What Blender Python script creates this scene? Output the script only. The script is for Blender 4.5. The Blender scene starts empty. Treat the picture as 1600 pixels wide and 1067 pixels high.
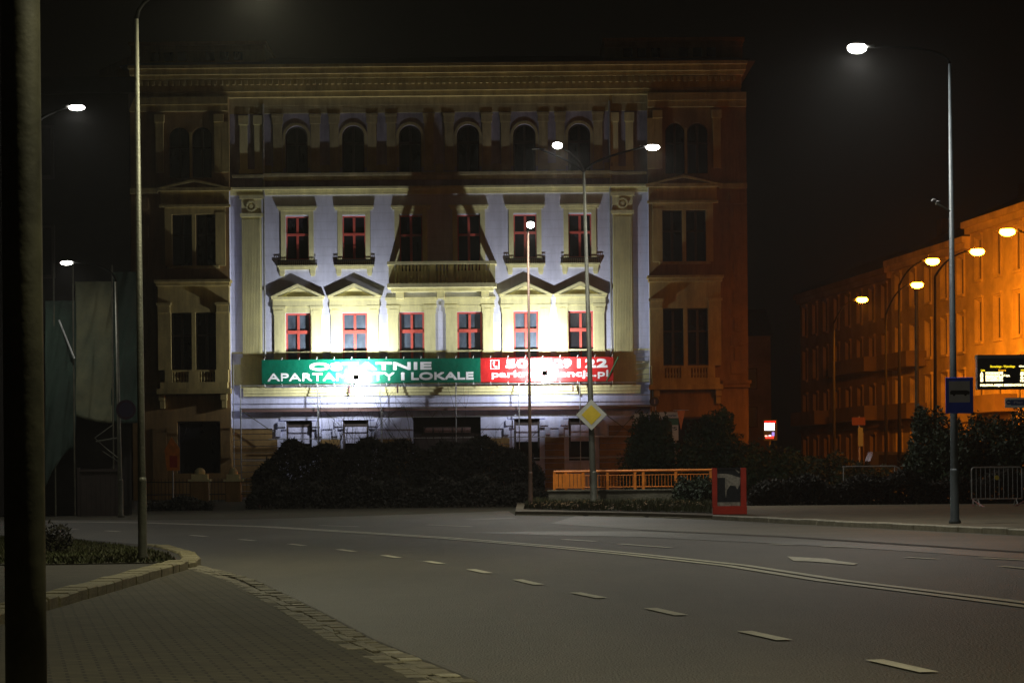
import bpy, bmesh, math, random
from mathutils import Vector, Matrix
random.seed(7)
R = math.radians
sc = bpy.context.scene
col = sc.collection
# ------------------------------------------------------------------ camera
F = 3670.0; CX = 800.0; CY = 735.0; HC = 1.3; K = 0.0087
cd = bpy.data.cameras.new('camera'); cam = bpy.data.objects.new('camera', cd); col.objects.link(cam)
cd.sensor_width = 36.0; cd.lens = F/1600*36; cd.shift_y = (CY-533.5)/1600
cd.clip_end = 3000; cd.clip_start = 0.1
cam.location = (0, 0, HC)
cam.rotation_euler = (Matrix.Rotation(R(90), 3, 'X') @ Matrix.Rotation(-K, 3, 'Z')).to_euler()
sc.camera = cam
# ------------------------------------------------------------------ world, exposure
w = bpy.data.worlds.new('World'); sc.world = w; w.use_nodes = True
bg = w.node_tree.nodes['Background']
bg.inputs[0].default_value = (1.0, 0.86, 0.66, 1); bg.inputs[1].default_value = 0.0011
sc.view_settings.view_transform = 'Standard'; sc.view_settings.look = 'None'
sc.view_settings.exposure = 0.0; sc.view_settings.gamma = 1.0
sc.cycles.use_denoising = True
sc.cycles.max_bounces = 6; sc.cycles.volume_bounces = 0
sc.cycles.sample_clamp_indirect = 3.0
WHITE_P = 0.9      # scales every LED street lamp
SOD_P = 2.6        # scales every sodium lamp
FLOOD_W = 680.0

# ------------------------------------------------------------------ photo measurement -> world helpers
def P(px, py, Y):
    dx, dy = px-CX, py-CY
    return Vector(((dx-K*dy)*Y/F, Y, HC-(dy+K*dx)*Y/F))
def G(px, py, z=0.0):
    dx, dy = px-CX, py-CY
    Y = F*(HC-z)/(dy+K*dx)
    return Vector(((dx-K*dy)*Y/F, Y, z))
# ------------------------------------------------------------------ materials
def mat(name, c, rough=0.7, var=0.0, vscale=3.0, bump=0.0, bscale=20.0, metal=0.0, spec=0.5, stretch=None, c2=None):
    m = bpy.data.materials.new(name); m.use_nodes = True
    nt = m.node_tree; b = nt.nodes['Principled BSDF']
    b.inputs['Base Color'].default_value = (*c, 1); b.inputs['Roughness'].default_value = rough
    b.inputs['Metallic'].default_value = metal; b.inputs['Specular IOR Level'].default_value = spec
    if var > 0 or bump > 0:
        tc = nt.nodes.new('ShaderNodeTexCoord'); mp = nt.nodes.new('ShaderNodeMapping')
        nt.links.new(tc.outputs['Object'], mp.inputs[0])
        if stretch: mp.inputs['Scale'].default_value = stretch
    if var > 0:
        n = nt.nodes.new('ShaderNodeTexNoise'); n.inputs['Scale'].default_value = vscale; n.inputs['Detail'].default_value = 8
        n.inputs['Roughness'].default_value = 0.65
        r = nt.nodes.new('ShaderNodeValToRGB'); r.color_ramp.elements[0].position = 0.3; r.color_ramp.elements[1].position = 0.7
        d = c2 if c2 else tuple(x*(1-var) for x in c); e = c if c2 else tuple(min(1, x*(1+var)) for x in c)
        r.color_ramp.elements[0].color = (*d, 1); r.color_ramp.elements[1].color = (*e, 1)
        nt.links.new(mp.outputs[0], n.inputs['Vector']); nt.links.new(n.outputs[0], r.inputs[0]); nt.links.new(r.outputs[0], b.inputs['Base Color'])
    if bump > 0:
        n2 = nt.nodes.new('ShaderNodeTexNoise'); n2.inputs['Scale'].default_value = bscale; n2.inputs['Detail'].default_value = 6
        bp = nt.nodes.new('ShaderNodeBump'); bp.inputs['Strength'].default_value = bump; bp.inputs['Distance'].default_value = 0.05
        nt.links.new(mp.outputs[0], n2.inputs['Vector']); nt.links.new(n2.outputs[0], bp.inputs['Height']); nt.links.new(bp.outputs[0], b.inputs['Normal'])
    return m
def emat(name, c, s):
    m = bpy.data.materials.new(name); m.use_nodes = True; nt = m.node_tree
    b = nt.nodes['Principled BSDF']; b.inputs['Base Color'].default_value = (*[x*0.5 for x in c], 1)
    b.inputs['Emission Color'].default_value = (*c, 1); b.inputs['Emission Strength'].default_value = s
    return m
def brickmat(name, c1, c2, mortar, scale, bw, rh, ms, rough, bump=0.5, rot=0.0, plane='XY', var=0.25, offset=0.5):
    m = bpy.data.materials.new(name); m.use_nodes = True; nt = m.node_tree; b = nt.nodes['Principled BSDF']
    b.inputs['Roughness'].default_value = rough
    tc = nt.nodes.new('ShaderNodeTexCoord'); mp = nt.nodes.new('ShaderNodeMapping')
    if plane == 'XZ': mp.inputs['Rotation'].default_value = (R(-90), 0, 0)
    else: mp.inputs['Rotation'].default_value = (0, 0, rot)
    br = nt.nodes.new('ShaderNodeTexBrick'); br.inputs['Scale'].default_value = scale
    br.inputs['Color1'].default_value = (*c1, 1); br.inputs['Color2'].default_value = (*c2, 1); br.inputs['Mortar'].default_value = (*mortar, 1)
    br.inputs['Brick Width'].default_value = bw; br.inputs['Row Height'].default_value = rh; br.inputs['Mortar Size'].default_value = ms
    br.offset = offset
    n = nt.nodes.new('ShaderNodeTexNoise'); n.inputs['Scale'].default_value = 1.3; n.inputs['Detail'].default_value = 9; n.inputs['Roughness'].default_value = 0.7
    mx = nt.nodes.new('ShaderNodeMix'); mx.data_type = 'RGBA'; mx.blend_type = 'MULTIPLY'; mx.inputs[0].default_value = 1.0
    r = nt.nodes.new('ShaderNodeValToRGB'); r.color_ramp.elements[0].position = .3; r.color_ramp.elements[1].position = .7
    r.color_ramp.elements[0].color = (1-var, 1-var, 1-var, 1)
    nt.links.new(tc.outputs['Object'], mp.inputs[0]); nt.links.new(mp.outputs[0], br.inputs['Vector']); nt.links.new(mp.outputs[0], n.inputs['Vector'])
    nt.links.new(n.outputs[0], r.inputs[0]); nt.links.new(br.outputs['Color'], mx.inputs[6]); nt.links.new(r.outputs[0], mx.inputs[7])
    nt.links.new(mx.outputs[2], b.inputs['Base Color'])
    iv = nt.nodes.new('ShaderNodeMath'); iv.operation = 'SUBTRACT'; iv.inputs[0].default_value = 1.0
    nt.links.new(br.outputs['Fac'], iv.inputs[1])
    bp = nt.nodes.new('ShaderNodeBump'); bp.inputs['Strength'].default_value = bump; bp.inputs['Distance'].default_value = 0.02
    nt.links.new(iv.outputs[0], bp.inputs['Height']); nt.links.new(bp.outputs[0], b.inputs['Normal'])
    return m
M = {}
M['asphalt'] = mat('asphalt', (.067,.060,.043), .60, .42, .35, .45, 60, stretch=(1.0,.22,1))
def speckle(m, amt=.45, sc=38):
    nt = m.node_tree; b = nt.nodes['Principled BSDF']; src = b.inputs['Base Color'].links[0].from_socket
    tc = nt.nodes.new('ShaderNodeTexCoord'); n = nt.nodes.new('ShaderNodeTexNoise'); n.inputs['Scale'].default_value = sc; n.inputs['Detail'].default_value = 3
    n2 = nt.nodes.new('ShaderNodeTexNoise'); n2.inputs['Scale'].default_value = 2.2; n2.inputs['Detail'].default_value = 10; n2.inputs['Roughness'].default_value = .8
    r_ = nt.nodes.new('ShaderNodeMapRange'); r_.inputs[1].default_value = .3; r_.inputs[2].default_value = .7; r_.inputs[3].default_value = 1-amt; r_.inputs[4].default_value = 1+amt
    r2 = nt.nodes.new('ShaderNodeMapRange'); r2.inputs[1].default_value = .3; r2.inputs[2].default_value = .7; r2.inputs[3].default_value = .8; r2.inputs[4].default_value = 1.2
    v = nt.nodes.new('ShaderNodeVectorMath'); v.operation = 'SCALE'; v2 = nt.nodes.new('ShaderNodeVectorMath'); v2.operation = 'SCALE'
    nt.links.new(tc.outputs['Object'], n.inputs['Vector']); nt.links.new(tc.outputs['Object'], n2.inputs['Vector'])
    nt.links.new(n.outputs[0], r_.inputs[0]); nt.links.new(n2.outputs[0], r2.inputs[0])
    nt.links.new(src, v.inputs[0]); nt.links.new(r_.outputs[0], v.inputs['Scale']); nt.links.new(v.outputs[0], v2.inputs[0]); nt.links.new(r2.outputs[0], v2.inputs['Scale'])
    nt.links.new(v2.outputs[0], b.inputs['Base Color'])
speckle(M['asphalt'])
M['asphalt_pale'] = mat('asphalt_pale', (.115,.105,.080), .55, .3, .7, .4, 50, stretch=(.25,1,1))
M['asphalt_worn'] = mat('asphalt_worn', (.10,.094,.075), .5, .45, .8, .4, 50, stretch=(.25,1,1))
M['path'] = mat('path', (.052,.046,.038), .8, .3, 2, .5, 60)
M['soil'] = mat('soil', (.035,.032,.018), .95, .4, 1.5, .6, 20)
M['pavement'] = brickmat('pavement', (.105,.090,.055), (.075,.064,.040), (.022,.019,.012), 1.0, .22, .11, .012, .85, .9, rot=R(-12), var=.4)
M['setts'] = brickmat('setts', (.085,.074,.058), (.06,.052,.042), (.018,.016,.012), 1.0, .22, .22, .012, .8, .8, rot=R(14), var=.4, offset=0)
M['stone'] = mat('stone', (.25,.22,.13), .75, .35, 2.5, .5, 30)
M['granite'] = mat('granite', (.20,.18,.13), .7, .5, 5, .6, 30)
M['granite_light'] = mat('granite_light', (.34,.31,.23), .6, .3, 5, .5, 30)
M['marking'] = mat('marking', (.72,.69,.56), .55, .4, 9, .2, 60, c2=(.42,.40,.32))
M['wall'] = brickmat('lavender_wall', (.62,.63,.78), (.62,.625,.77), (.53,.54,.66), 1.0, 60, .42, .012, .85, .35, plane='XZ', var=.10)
def streaks(m, amt=.22):
    nt = m.node_tree; b = nt.nodes['Principled BSDF']; src = b.inputs['Base Color'].links[0].from_socket
    tc = nt.nodes.new('ShaderNodeTexCoord'); mp = nt.nodes.new('ShaderNodeMapping'); mp.inputs['Scale'].default_value = (2.2,2.2,.35)
    n = nt.nodes.new('ShaderNodeTexNoise'); n.inputs['Scale'].default_value = 1.0; n.inputs['Detail'].default_value = 9; n.inputs['Roughness'].default_value = .75
    r_ = nt.nodes.new('ShaderNodeMapRange'); r_.inputs[1].default_value = .38; r_.inputs[2].default_value = .62; r_.inputs[3].default_value = 1-amt; r_.inputs[4].default_value = 1.04
    v = nt.nodes.new('ShaderNodeVectorMath'); v.operation = 'SCALE'
    nt.links.new(tc.outputs['Object'], mp.inputs[0]); nt.links.new(mp.outputs[0], n.inputs['Vector']); nt.links.new(n.outputs[0], r_.inputs[0])
    nt.links.new(src, v.inputs[0]); nt.links.new(r_.outputs[0], v.inputs['Scale']); nt.links.new(v.outputs[0], b.inputs['Base Color'])
streaks(M['wall'], .16)
M['lower'] = mat('lower_plaster', (.52,.54,.74), .85, .12, .7, .2, 8)
M['cream'] = mat('cream_trim', (.70,.65,.34), .8, .10, 1.2, .1, 10)
M['upper_wall'] = mat('upper_wall', (.33,.31,.40), .9, .25, .9, .2, 8)  # old plaster tone, darkened further to mute floodlight on the upper storey
M['upper_trim'] = mat('upper_trim', (.42,.36,.19), .85, .2, 1.2, .1, 10)  # cream trim darkened likewise to dim the upper storey
M['wing_cream'] = mat('wing_trim', (.46,.36,.13), .8, .15, 1.2)  # darker copy of the cream trim, dims wings and main cornice by colour
M['ochre'] = mat('ochre_wall', (.27,.165,.055), .88, .18, .8, .1, 10)
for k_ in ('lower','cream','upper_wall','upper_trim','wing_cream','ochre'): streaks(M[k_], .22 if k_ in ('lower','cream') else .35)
M['roof'] = mat('roof', (.03,.03,.032), .6, .3, 2)
M['redframe'] = mat('red_frame', (.50,.085,.06), .5, .15, 4)
M['darkframe'] = mat('dark_frame', (.045,.032,.028), .5)
M['whiteframe'] = mat('cream_frame', (.30,.27,.16), .6)
def glassmat(name, c, rough, c2):
    m = mat(name, c, rough, .5, 1.1, 0, c2=c2, stretch=(1.6,1,.7)); m.node_tree.nodes['Principled BSDF'].inputs['Specular IOR Level'].default_value = .6; return m
M['glass_dusty'] = glassmat('dusty_glass', (.12,.15,.19), .25, (.035,.045,.06))
M['glass'] = glassmat('dark_glass', (.020,.018,.022), .12, (.008,.008,.010))
M['sheet'] = mat('white_sheet', (.50,.50,.68), .5, .25, 3, .5, 6)
M['board'] = mat('plywood', (.10,.05,.05), .8, .3, 3)
M['plank'] = mat('plank', (.16,.09,.08), .8, .4, 2, .3, 20, stretch=(.3,1,3))
M['steel'] = mat('galvanised', (.42,.43,.43), .45, .2, 6, 0, metal=.6)
M['pole'] = mat('pole_paint', (.085,.085,.065), .55, .35, 2.5, .2, 30, metal=.3)
M['pole_blue'] = mat('pole_blue_grey', (.07,.085,.095), .5, .35, 2.5, .2, 30)
M['pole_dark'] = mat('pole_dark', (.062,.06,.036), .6, .6, 3.0, .12, 9)
M['pole_rust'] = mat('pole_rusty', (.10,.055,.035), .6, .3, 4)
M['arm'] = mat('arm_dark', (.006,.006,.006), .9, spec=.1)  # near black so that arms and sodium poles look unlit beside their lenses
M['housing'] = mat('lamp_housing', (.10,.10,.10), .5)
M['black'] = mat('black_plastic', (.012,.012,.012), .4)
M['banner_green'] = mat('banner_green', (.0,.135,.075), .38, .12, 3, .35, 5)
M['banner_red'] = mat('banner_red', (.55,.02,.02), .38, .12, 3, .35, 5)
M['banner_white'] = mat('banner_white', (.88,.88,.88), .6)
M['orange'] = mat('orange_paint', (.75,.22,.02), .45, .25, 4)
M['concrete'] = mat('concrete', (.13,.12,.085), .9, .4, 2, .5, 15)
M['red'] = mat('red_paint', (.50,.035,.015), .4, .15, 3)
M['poster_dark'] = mat('poster_dark', (.02,.022,.026), .3, .5, 9)
M['poster_pale'] = mat('poster_pale', (.30,.27,.22), .4, .5, 14)
M['sign_white'] = mat('sign_white', (.62,.62,.56), .4)
M['sign_yellow'] = mat('sign_yellow', (.55,.40,.03), .5, .12, 4)
M['sign_blue'] = mat('sign_blue', (.02,.05,.50), .4)
M['sign_navy'] = mat('sign_navy', (.03,.05,.16), .4)
M['sign_green'] = mat('sign_green', (.03,.16,.07), .4)
M['sign_pale'] = mat('sign_pale', (.36,.36,.42), .4, .1, 5)
M['leaf_dark'] = mat('leaf_dark', (.030,.050,.018), .6, .4, 1.5, c2=(.012,.022,.010))
M['leaf_conifer'] = mat('leaf_conifer', (.028,.066,.020), .65, .4, 1.2, c2=(.012,.030,.012))
M['leaf_hedge'] = mat('leaf_hedge', (.024,.020,.011), .8, .5, 1.5, c2=(.008,.007,.005))
M['twig'] = mat('twig', (.035,.025,.02), .9)
M['grass'] = mat('grass_blades', (.060,.075,.018), .7, .5, .7, c2=(.035,.028,.010))
M['dead_leaf'] = mat('dead_leaf', (.16,.085,.02), .8, .3, 3)
M['net'] = mat('net', (.17,.165,.09), .9, .5, .8, .6, 3, c2=(.07,.085,.055))  # pale netting colour carries the pool of lamplight
M['net_green'] = mat('net_green', (.016,.034,.024), .9, .4, 1.0, .6, 3)  # netting colour darkened for the stretches outside the lamplight
M['dark_brick'] = mat('dark_brick', (.022,.018,.016), .9, .3, 1)
M['tene_a'] = mat('tenement_plaster', (.60,.50,.34), .9, .4, .45, .2, 6)
M['tene_b'] = mat('tenement_plaster_brown', (.30,.22,.15), .9, .3, .5)
M['tene_c'] = mat('tenement_plaster_dark', (.20,.15,.11), .9, .3, .5)
M['tene_win'] = mat('tenement_window', (.03,.022,.02), .2)
M['tape'] = mat('tape_red_white', (.7,.7,.7), .5, .9, 8, c2=(.6,.05,.04))
M['van'] = mat('van_paint', (.03,.03,.035), .25)
# ------------------------------------------------------------------ mesh builder
class MB:
    def __init__(s): s.v = []; s.f = []
    def quad(s, *p):
        n = len(s.v); s.v += [tuple(x) for x in p]; s.f.append(tuple(range(n, n+len(p))))
    def box(s, x0, x1, y0, y1, z0, z1):
        n = len(s.v)
        s.v += [(x0,y0,z0),(x1,y0,z0),(x1,y1,z0),(x0,y1,z0),(x0,y0,z1),(x1,y0,z1),(x1,y1,z1),(x0,y1,z1)]
        s.f += [tuple(n+i for i in q) for q in ((0,3,2,1),(4,5,6,7),(0,1,5,4),(1,2,6,5),(2,3,7,6),(3,0,4,7))]
    def prism(s, poly, y0, y1):          # poly of (x,z) seen from the front
        n = len(s.v); m = len(poly)
        s.v += [(x,y0,z) for x,z in poly]+[(x,y1,z) for x,z in poly]
        s.f.append(tuple(n+i for i in range(m))); s.f.append(tuple(n+m+i for i in reversed(range(m))))
        for i in range(m):
            j = (i+1) % m; s.f.append((n+j, n+i, n+m+i, n+m+j))
    def slab(s, poly, z0, z1):           # poly of (x,y)
        n = len(s.v); m = len(poly)
        s.v += [(p[0],p[1],z0) for p in poly]+[(p[0],p[1],z1) for p in poly]
        s.f.append(tuple(n+i for i in reversed(range(m)))); s.f.append(tuple(n+m+i for i in range(m)))
        for i in range(m):
            j = (i+1) % m; s.f.append((n+i, n+j, n+m+j, n+m+i))
    def tube(s, pts, rad, n=10, cap=True):
        pts = [Vector(p) for p in pts]
        if not isinstance(rad, (list, tuple)): rad = [rad]*len(pts)
        b = len(s.v)
        for i, p in enumerate(pts):
            d = (pts[min(i+1,len(pts)-1)]-pts[max(i-1,0)]).normalized()
            a = d.cross(Vector((0,1,0)) if abs(d.y) < .9 else Vector((1,0,0))).normalized(); c = d.cross(a)
            for k in range(n):
                t = 2*math.pi*k/n; s.v.append(tuple(p+(a*math.cos(t)+c*math.sin(t))*rad[i]))
        for i in range(len(pts)-1):
            for k in range(n):
                k2 = (k+1) % n; s.f.append((b+i*n+k, b+i*n+k2, b+(i+1)*n+k2, b+(i+1)*n+k))
        if cap:
            s.f.append(tuple(b+k for k in reversed(range(n)))); s.f.append(tuple(b+(len(pts)-1)*n+k for k in range(n)))
    def lathe(s, c, prof, n=10):         # prof of (r,z)
        s.tube([(c[0],c[1],c[2]+z) for r,z in prof], [max(r,.001) for r,z in prof], n)
    def ell(s, c, rx, ry, rz, n=12, m=7, low=-1.0, high=1.0):
        b = len(s.v)
        for i in range(m+1):
            a = math.asin(low)+(math.asin(high)-math.asin(low))*i/m
            for k in range(n):
                t = 2*math.pi*k/n; s.v.append((c[0]+rx*math.cos(a)*math.cos(t), c[1]+ry*math.cos(a)*math.sin(t), c[2]+rz*math.sin(a)))
        for i in range(m):
            for k in range(n):
                k2 = (k+1) % n; s.f.append((b+i*n+k, b+i*n+k2, b+(i+1)*n+k2, b+(i+1)*n+k))
    def build(s, name, m, parent=None, mtx=None, smooth=False, bevel=0.0):
        me = bpy.data.meshes.new(name); me.from_pydata(s.v, [], s.f); me.update()
        if bevel or True:
            bm = bmesh.new(); bm.from_mesh(me)
            big = [f for f in bm.faces if len(f.verts) > 4]
            if big: bmesh.ops.triangulate(bm, faces=big)
            bmesh.ops.recalc_face_normals(bm, faces=bm.faces)
            if bevel: bmesh.ops.bevel(bm, geom=list(bm.edges), offset=bevel, segments=1, affect='EDGES')
            bm.to_mesh(me); bm.free()
        if mtx is not None: me.transform(mtx)
        if smooth:
            for p in me.polygons: p.use_smooth = True
        me.materials.append(m)
        o = bpy.data.objects.new(name, me); col.objects.link(o)
        if parent is not None:
            o.parent = parent; o.matrix_parent_inverse = wm(parent).inverted()
        return o
def wm(o):
    m = Matrix.Translation(o.location) @ o.rotation_euler.to_matrix().to_4x4()
    return wm(o.parent) @ o.matrix_parent_inverse @ m if o.parent else m
def thing(name, label, cat, loc=(0,0,0), group=None):
    o = bpy.data.objects.new(name, None); col.objects.link(o); o.location = loc; o.empty_display_size = .3
    return tag(o, label, cat, group)
def tag(o, label, cat, group=None, kind=None):
    o['label'] = label; o['category'] = cat
    if group: o['group'] = group
    if kind: o['kind'] = kind
    return o
def struct(o, kind='structure'): o['kind'] = kind; return o
def text(s, rect, y, m, parent, name='lettering', bold=.02, depth=.01, mtx=None, vb=0.0):
    x0, x1, z0, z1 = rect
    cu = bpy.data.curves.new(name, 'FONT'); cu.body = s; cu.size = 1; cu.offset = bold; cu.resolution_u = 4
    t = bpy.data.objects.new('tmp', cu); col.objects.link(t)
    me = bpy.data.meshes.new_from_object(t.evaluated_get(bpy.context.evaluated_depsgraph_get()))
    bpy.data.objects.remove(t)
    xs = [v.co.x for v in me.vertices]; ys = [v.co.y for v in me.vertices]
    ax, bx, ay, by = min(xs), max(xs), min(ys), max(ys)
    bm = bmesh.new(); bm.from_mesh(me)
    ex = bmesh.ops.extrude_face_region(bm, geom=list(bm.faces))
    vs = [g for g in ex['geom'] if isinstance(g, bmesh.types.BMVert)]
    for v in vs: v.co.z += 1
    for v in bm.verts:
        v.co = Vector((x0+(v.co.x-ax)/(bx-ax)*(x1-x0), y-v.co.z*depth, z0+(v.co.y-ay)/(by-ay)*(z1-z0)))
    if vb:
        h = z1-z0; zc = (z0+z1)/2
        for v in bm.verts: v.co.z = zc+(v.co.z-zc)*(1-2*vb)
        src = list(bm.verts)+list(bm.edges)+list(bm.faces)
        for k, o_ in ((1, vb*h), (2, -vb*h), (3, vb*h*.5), (4, -vb*h*.5)):
            dd = bmesh.ops.duplicate(bm, geom=src)
            for v in [g for g in dd['geom'] if isinstance(g, bmesh.types.BMVert)]: v.co.z += o_; v.co.y -= k*.0004
    bmesh.ops.recalc_face_normals(bm, faces=bm.faces)
    bm.to_mesh(me); bm.free(); me.name = name
    if mtx is not None: me.transform(mtx)
    for p_ in me.polygons: p_.use_smooth = False; p_.material_index = 0
    me.materials.clear(); me.materials.append(m)
    o = bpy.data.objects.new(name, me); col.objects.link(o)
    if parent is not None: o.parent = parent; o.matrix_parent_inverse = wm(parent).inverted()
    return o
# ------------------------------------------------------------------ ground, roads
g = MB(); g.quad((-600,-50,-.03),(600,-50,-.03),(600,1500,-.03),(-600,1500,-.03)); struct(g.build('ground', M['soil']))
def pline(pts, z=0): return [G(x, y, z) for x, y in pts]
def sheet(name, pts, z, m, kind='structure'):
    b = MB(); q = [(p[0], p[1], z) for p in pts]; b.quad(*q); o = b.build(name, m)
    for p in o.data.polygons: pass
    return struct(o)
gut_out = [(305,884),(330,887),(400,906),(494,951),(587,1000),(752,1067)]
gut_in = [(300,889),(334,899),(400,927),(462,962),(531,1000),(674,1067)]
O = pline(gut_out); I = pline(gut_in)
def ext(pl, d): v = (pl[-1]-pl[-2]).normalized(); return pl+[pl[-1]+v*d]
O = ext(O, 16); I = ext(I, 16)
far_kerb = pline([(805,805),(900,806),(1000,808),(1112,812),(1319,823),(1600,837),(1900,853)])
far_left = pline([(-200,811),(76,812),(230,812.5),(400,811),(610,804.5),(794,798),(805,805)])
road = [Vector((-60,-20,0)), Vector((60,-20,0)), Vector((60, far_kerb[-1].y,0))] + list(reversed(far_kerb)) + list(reversed(far_left[:-1])) + [Vector((-60,far_left[0].y,0))]
sheet('road', road, 0.0, M['asphalt'])
# bus bay and worn lane strip
kb = far_kerb[1:]
bay = kb + list(reversed(pline([(860,818),(1000,827.5),(1225,837.5),(1450,852),(1600,862),(1900,882)])))
sheet('bus_bay', bay, .005, M['asphalt_pale'])
worn = pline([(715,832),(850,830),(1000,830),(1225,840.5),(1450,855),(1600,865),(1900,884),(1900,897),(1600,874),(1400,860),(1225,850),(1000,839),(850,836)])
sheet('road_patch', worn, .006, M['asphalt_worn'])
sheet('road_patch', pline([(720,811),(800,808.5),(810,810),(740,812.8)]), .0055, M['asphalt_worn'])
# near pavement
pav = I + [Vector((-40,-20,0)), Vector((-40,20,0))] + pline([(-300,1050),(-100,1005),(84,953),(172,928),(241,907),(290,893)])
sheet('pavement', pav, .012, M['pavement'])
gut = O + list(reversed(I)); sheet('gutter', gut, .005, M['setts'])
# granite setts row and kerb-flush edging along the gutter
def along(pl, step):
    out = []; acc = 0
    for a, b in zip(pl, pl[1:]):
        L = (b-a).length; d = (b-a)/L; t = acc
        while t < L: out.append((a+d*t, d)); t += step
        acc = t-L
    return out
def setts(pl, step, wd, off, m_, name, h=.02, skip=0.0):
    b = MB()
    for p, d in along(pl, step):
        if random.random() < skip: continue
        n = Vector((-d.y, d.x, 0)); c = p+n*off; l = step*.46*random.uniform(.8,1.0); w2 = wd/2*random.uniform(.8,1)
        hh = h*random.uniform(.5,1.3); sk = random.uniform(-.01,.01)
        q = [c-d*l-n*w2, c+d*l-n*(w2+sk), c+d*l+n*w2, c-d*l+n*(w2+sk)]
        b.slab(q, -.02, hh+.004)
    return struct(b.build(name, m_, bevel=.006))
setts(O, .22, .17, -.13, M['granite'], 'gutter_setts')
setts(O, .22, .15, -.13, M['granite_light'], 'gutter_setts_light', h=.026, skip=.86)
setts(O, .20, .15, -.31, M['granite'], 'gutter_setts', h=.012)
setts(I, 1.0, .10, .06, M['granite'], 'gutter_edging', h=.015)
# island: kerb stones, path and grass
kl = pline([(-260,1062),(-100,1010),(84,951),(172,926),(241,905),(295,889)], 0)
def kerbline(pl, wd, h, step, m_, name, side=1):
    b = MB()
    for p, d in along(pl, step):
        n = Vector((-d.y, d.x, 0))*side; c = p+n*wd/2; e = step*.497
        jj = random.uniform(-.008,.008); hh = h+random.uniform(-.012,.008)
        q = [c+d*(step/2-e)-n*wd/2+n*jj, c+d*(step/2+e)-n*wd/2+n*jj, c+d*(step/2+e)+n*wd/2, c+d*(step/2-e)+n*wd/2]
        b.slab(q, -.1, hh)
    return struct(b.build(name, m_, bevel=.02))
kerbline(kl, .30, .12, .5, M['stone'], 'kerb')
tip = [(295,889),(308,887),(314,882),(306,874),(289,868),(268,862),(240,858)]
kerbline(pline(tip), .26, .11, .42, M['stone'], 'kerb')
isl = pline([(-260,1057),(-100,1006),(84,946),(172,921),(241,902),(295,886),(309,882),(306,876),(289,870),(268,864),(213,857),(138,850),(76,843),(-200,838)])
b = MB(); b.slab(isl, -.05, .085); struct(b.build('footpath', M['path']))
gr_poly = pline([(-150,838),(76,841),(138,848),(213,856.5),(261,867),(276,877),(255,879),(206,880),(76,882),(-150,884)], .09)
b = MB(); b.slab(gr_poly, .06, .10); struct(b.build('lawn', M['soil']))
def inside(p, poly):
    c = False; n = len(poly)
    for i in range(n):
        a, b2 = poly[i], poly[i-1]
        if (a.y > p[1]) != (b2.y > p[1]) and p[0] < (b2.x-a.x)*(p[1]-a.y)/(b2.y-a.y)+a.x: c = not c
    return c
def grass(poly, n, h, z, m_, name, label, lw=.02, lean=.6):
    xs = [p.x for p in poly]; ys = [p.y for p in poly]; b = MB(); k = 0
    while k < n:
        x = random.uniform(min(xs), max(xs)); y = random.uniform(min(ys), max(ys))
        if not inside((x,y), poly): continue
        k += 1; a = random.uniform(0, 6.28); hh = h*random.uniform(.4,1.2); dx, dy = math.cos(a)*lw, math.sin(a)*lw
        ox, oy = random.uniform(-1,1)*hh*lean, random.uniform(-1,1)*hh*lean
        b.quad((x-dx,y-dy,z),(x+dx,y+dy,z),(x+ox,y+oy,z+hh))
    o = b.build(name, m_); tag(o, label, 'grass', kind='stuff'); return o
grass(gr_poly, 16000, .055, .10, M['grass'], 'grass', 'short dark grass on the kerbed island round the lamp post')
# far pavement with kerb
fk = [p.copy() for p in far_kerb]
kerbline(pline([(805,805),(900,806),(1000,808),(1112,812)]), .2, .04, 1.0, M['stone'], 'kerb')
kerbline(pline([(1112,812),(1319,823),(1600,837),(1900,853)]), .25, .13, 1.0, M['granite_light'], 'kerb')
fp = [p+Vector((0,.12,0)) for p in fk] + [Vector((40,fk[-1].y,0)), Vector((40,90,0)), Vector((12,96,0)), Vector((0.2,90,0))]
b = MB(); b.slab(fp, -.05, .115); struct(b.build('far_pavement', M['path'] if False else mat('far_paving', (.12,.10,.065), .85, .3, 1.2, .3, 30)))
side = [Vector(q+(0,)) for q in [(10,96),(40,92),(40,300),(13,300)]]
sheet('side_street', side, .004, M['asphalt'])
# wear: tar seams, repair patches, manhole covers
M['tar'] = mat('tar', (.036,.033,.026), .85, .3, 4)
M['patch'] = mat('patch_asphalt', (.052,.048,.037), .7, .3, 1.5, .4, 60)
def ribbon(pts, wd, z, m, name, jit=.0):
    pl = pline(pts); q = []
    for a_, c_ in zip(pl, pl[1:]):
        n_ = max(1, int((c_-a_).length/.6)); q += [a_+(c_-a_)*k/n_ for k in range(n_)]
    q.append(pl[-1]); b = MB()
    for k in range(1, len(q)-1): q[k] = q[k]+Vector((random.uniform(-jit,jit), random.uniform(-jit,jit), 0))
    for k in range(len(q)-1):
        d = (q[k+1]-q[k]).normalized(); n_ = Vector((-d.y,d.x,0))*wd/2
        b.quad(*[(v.x,v.y,z) for v in (q[k]-n_, q[k+1]-n_, q[k+1]+n_, q[k]+n_)])
    return struct(b.build(name, m))
ribbon([(1000,828.5),(1225,839),(1450,853.5),(1600,863.5),(1900,884)], .10, .0085, M['tar'], 'road_seam', .02)
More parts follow.
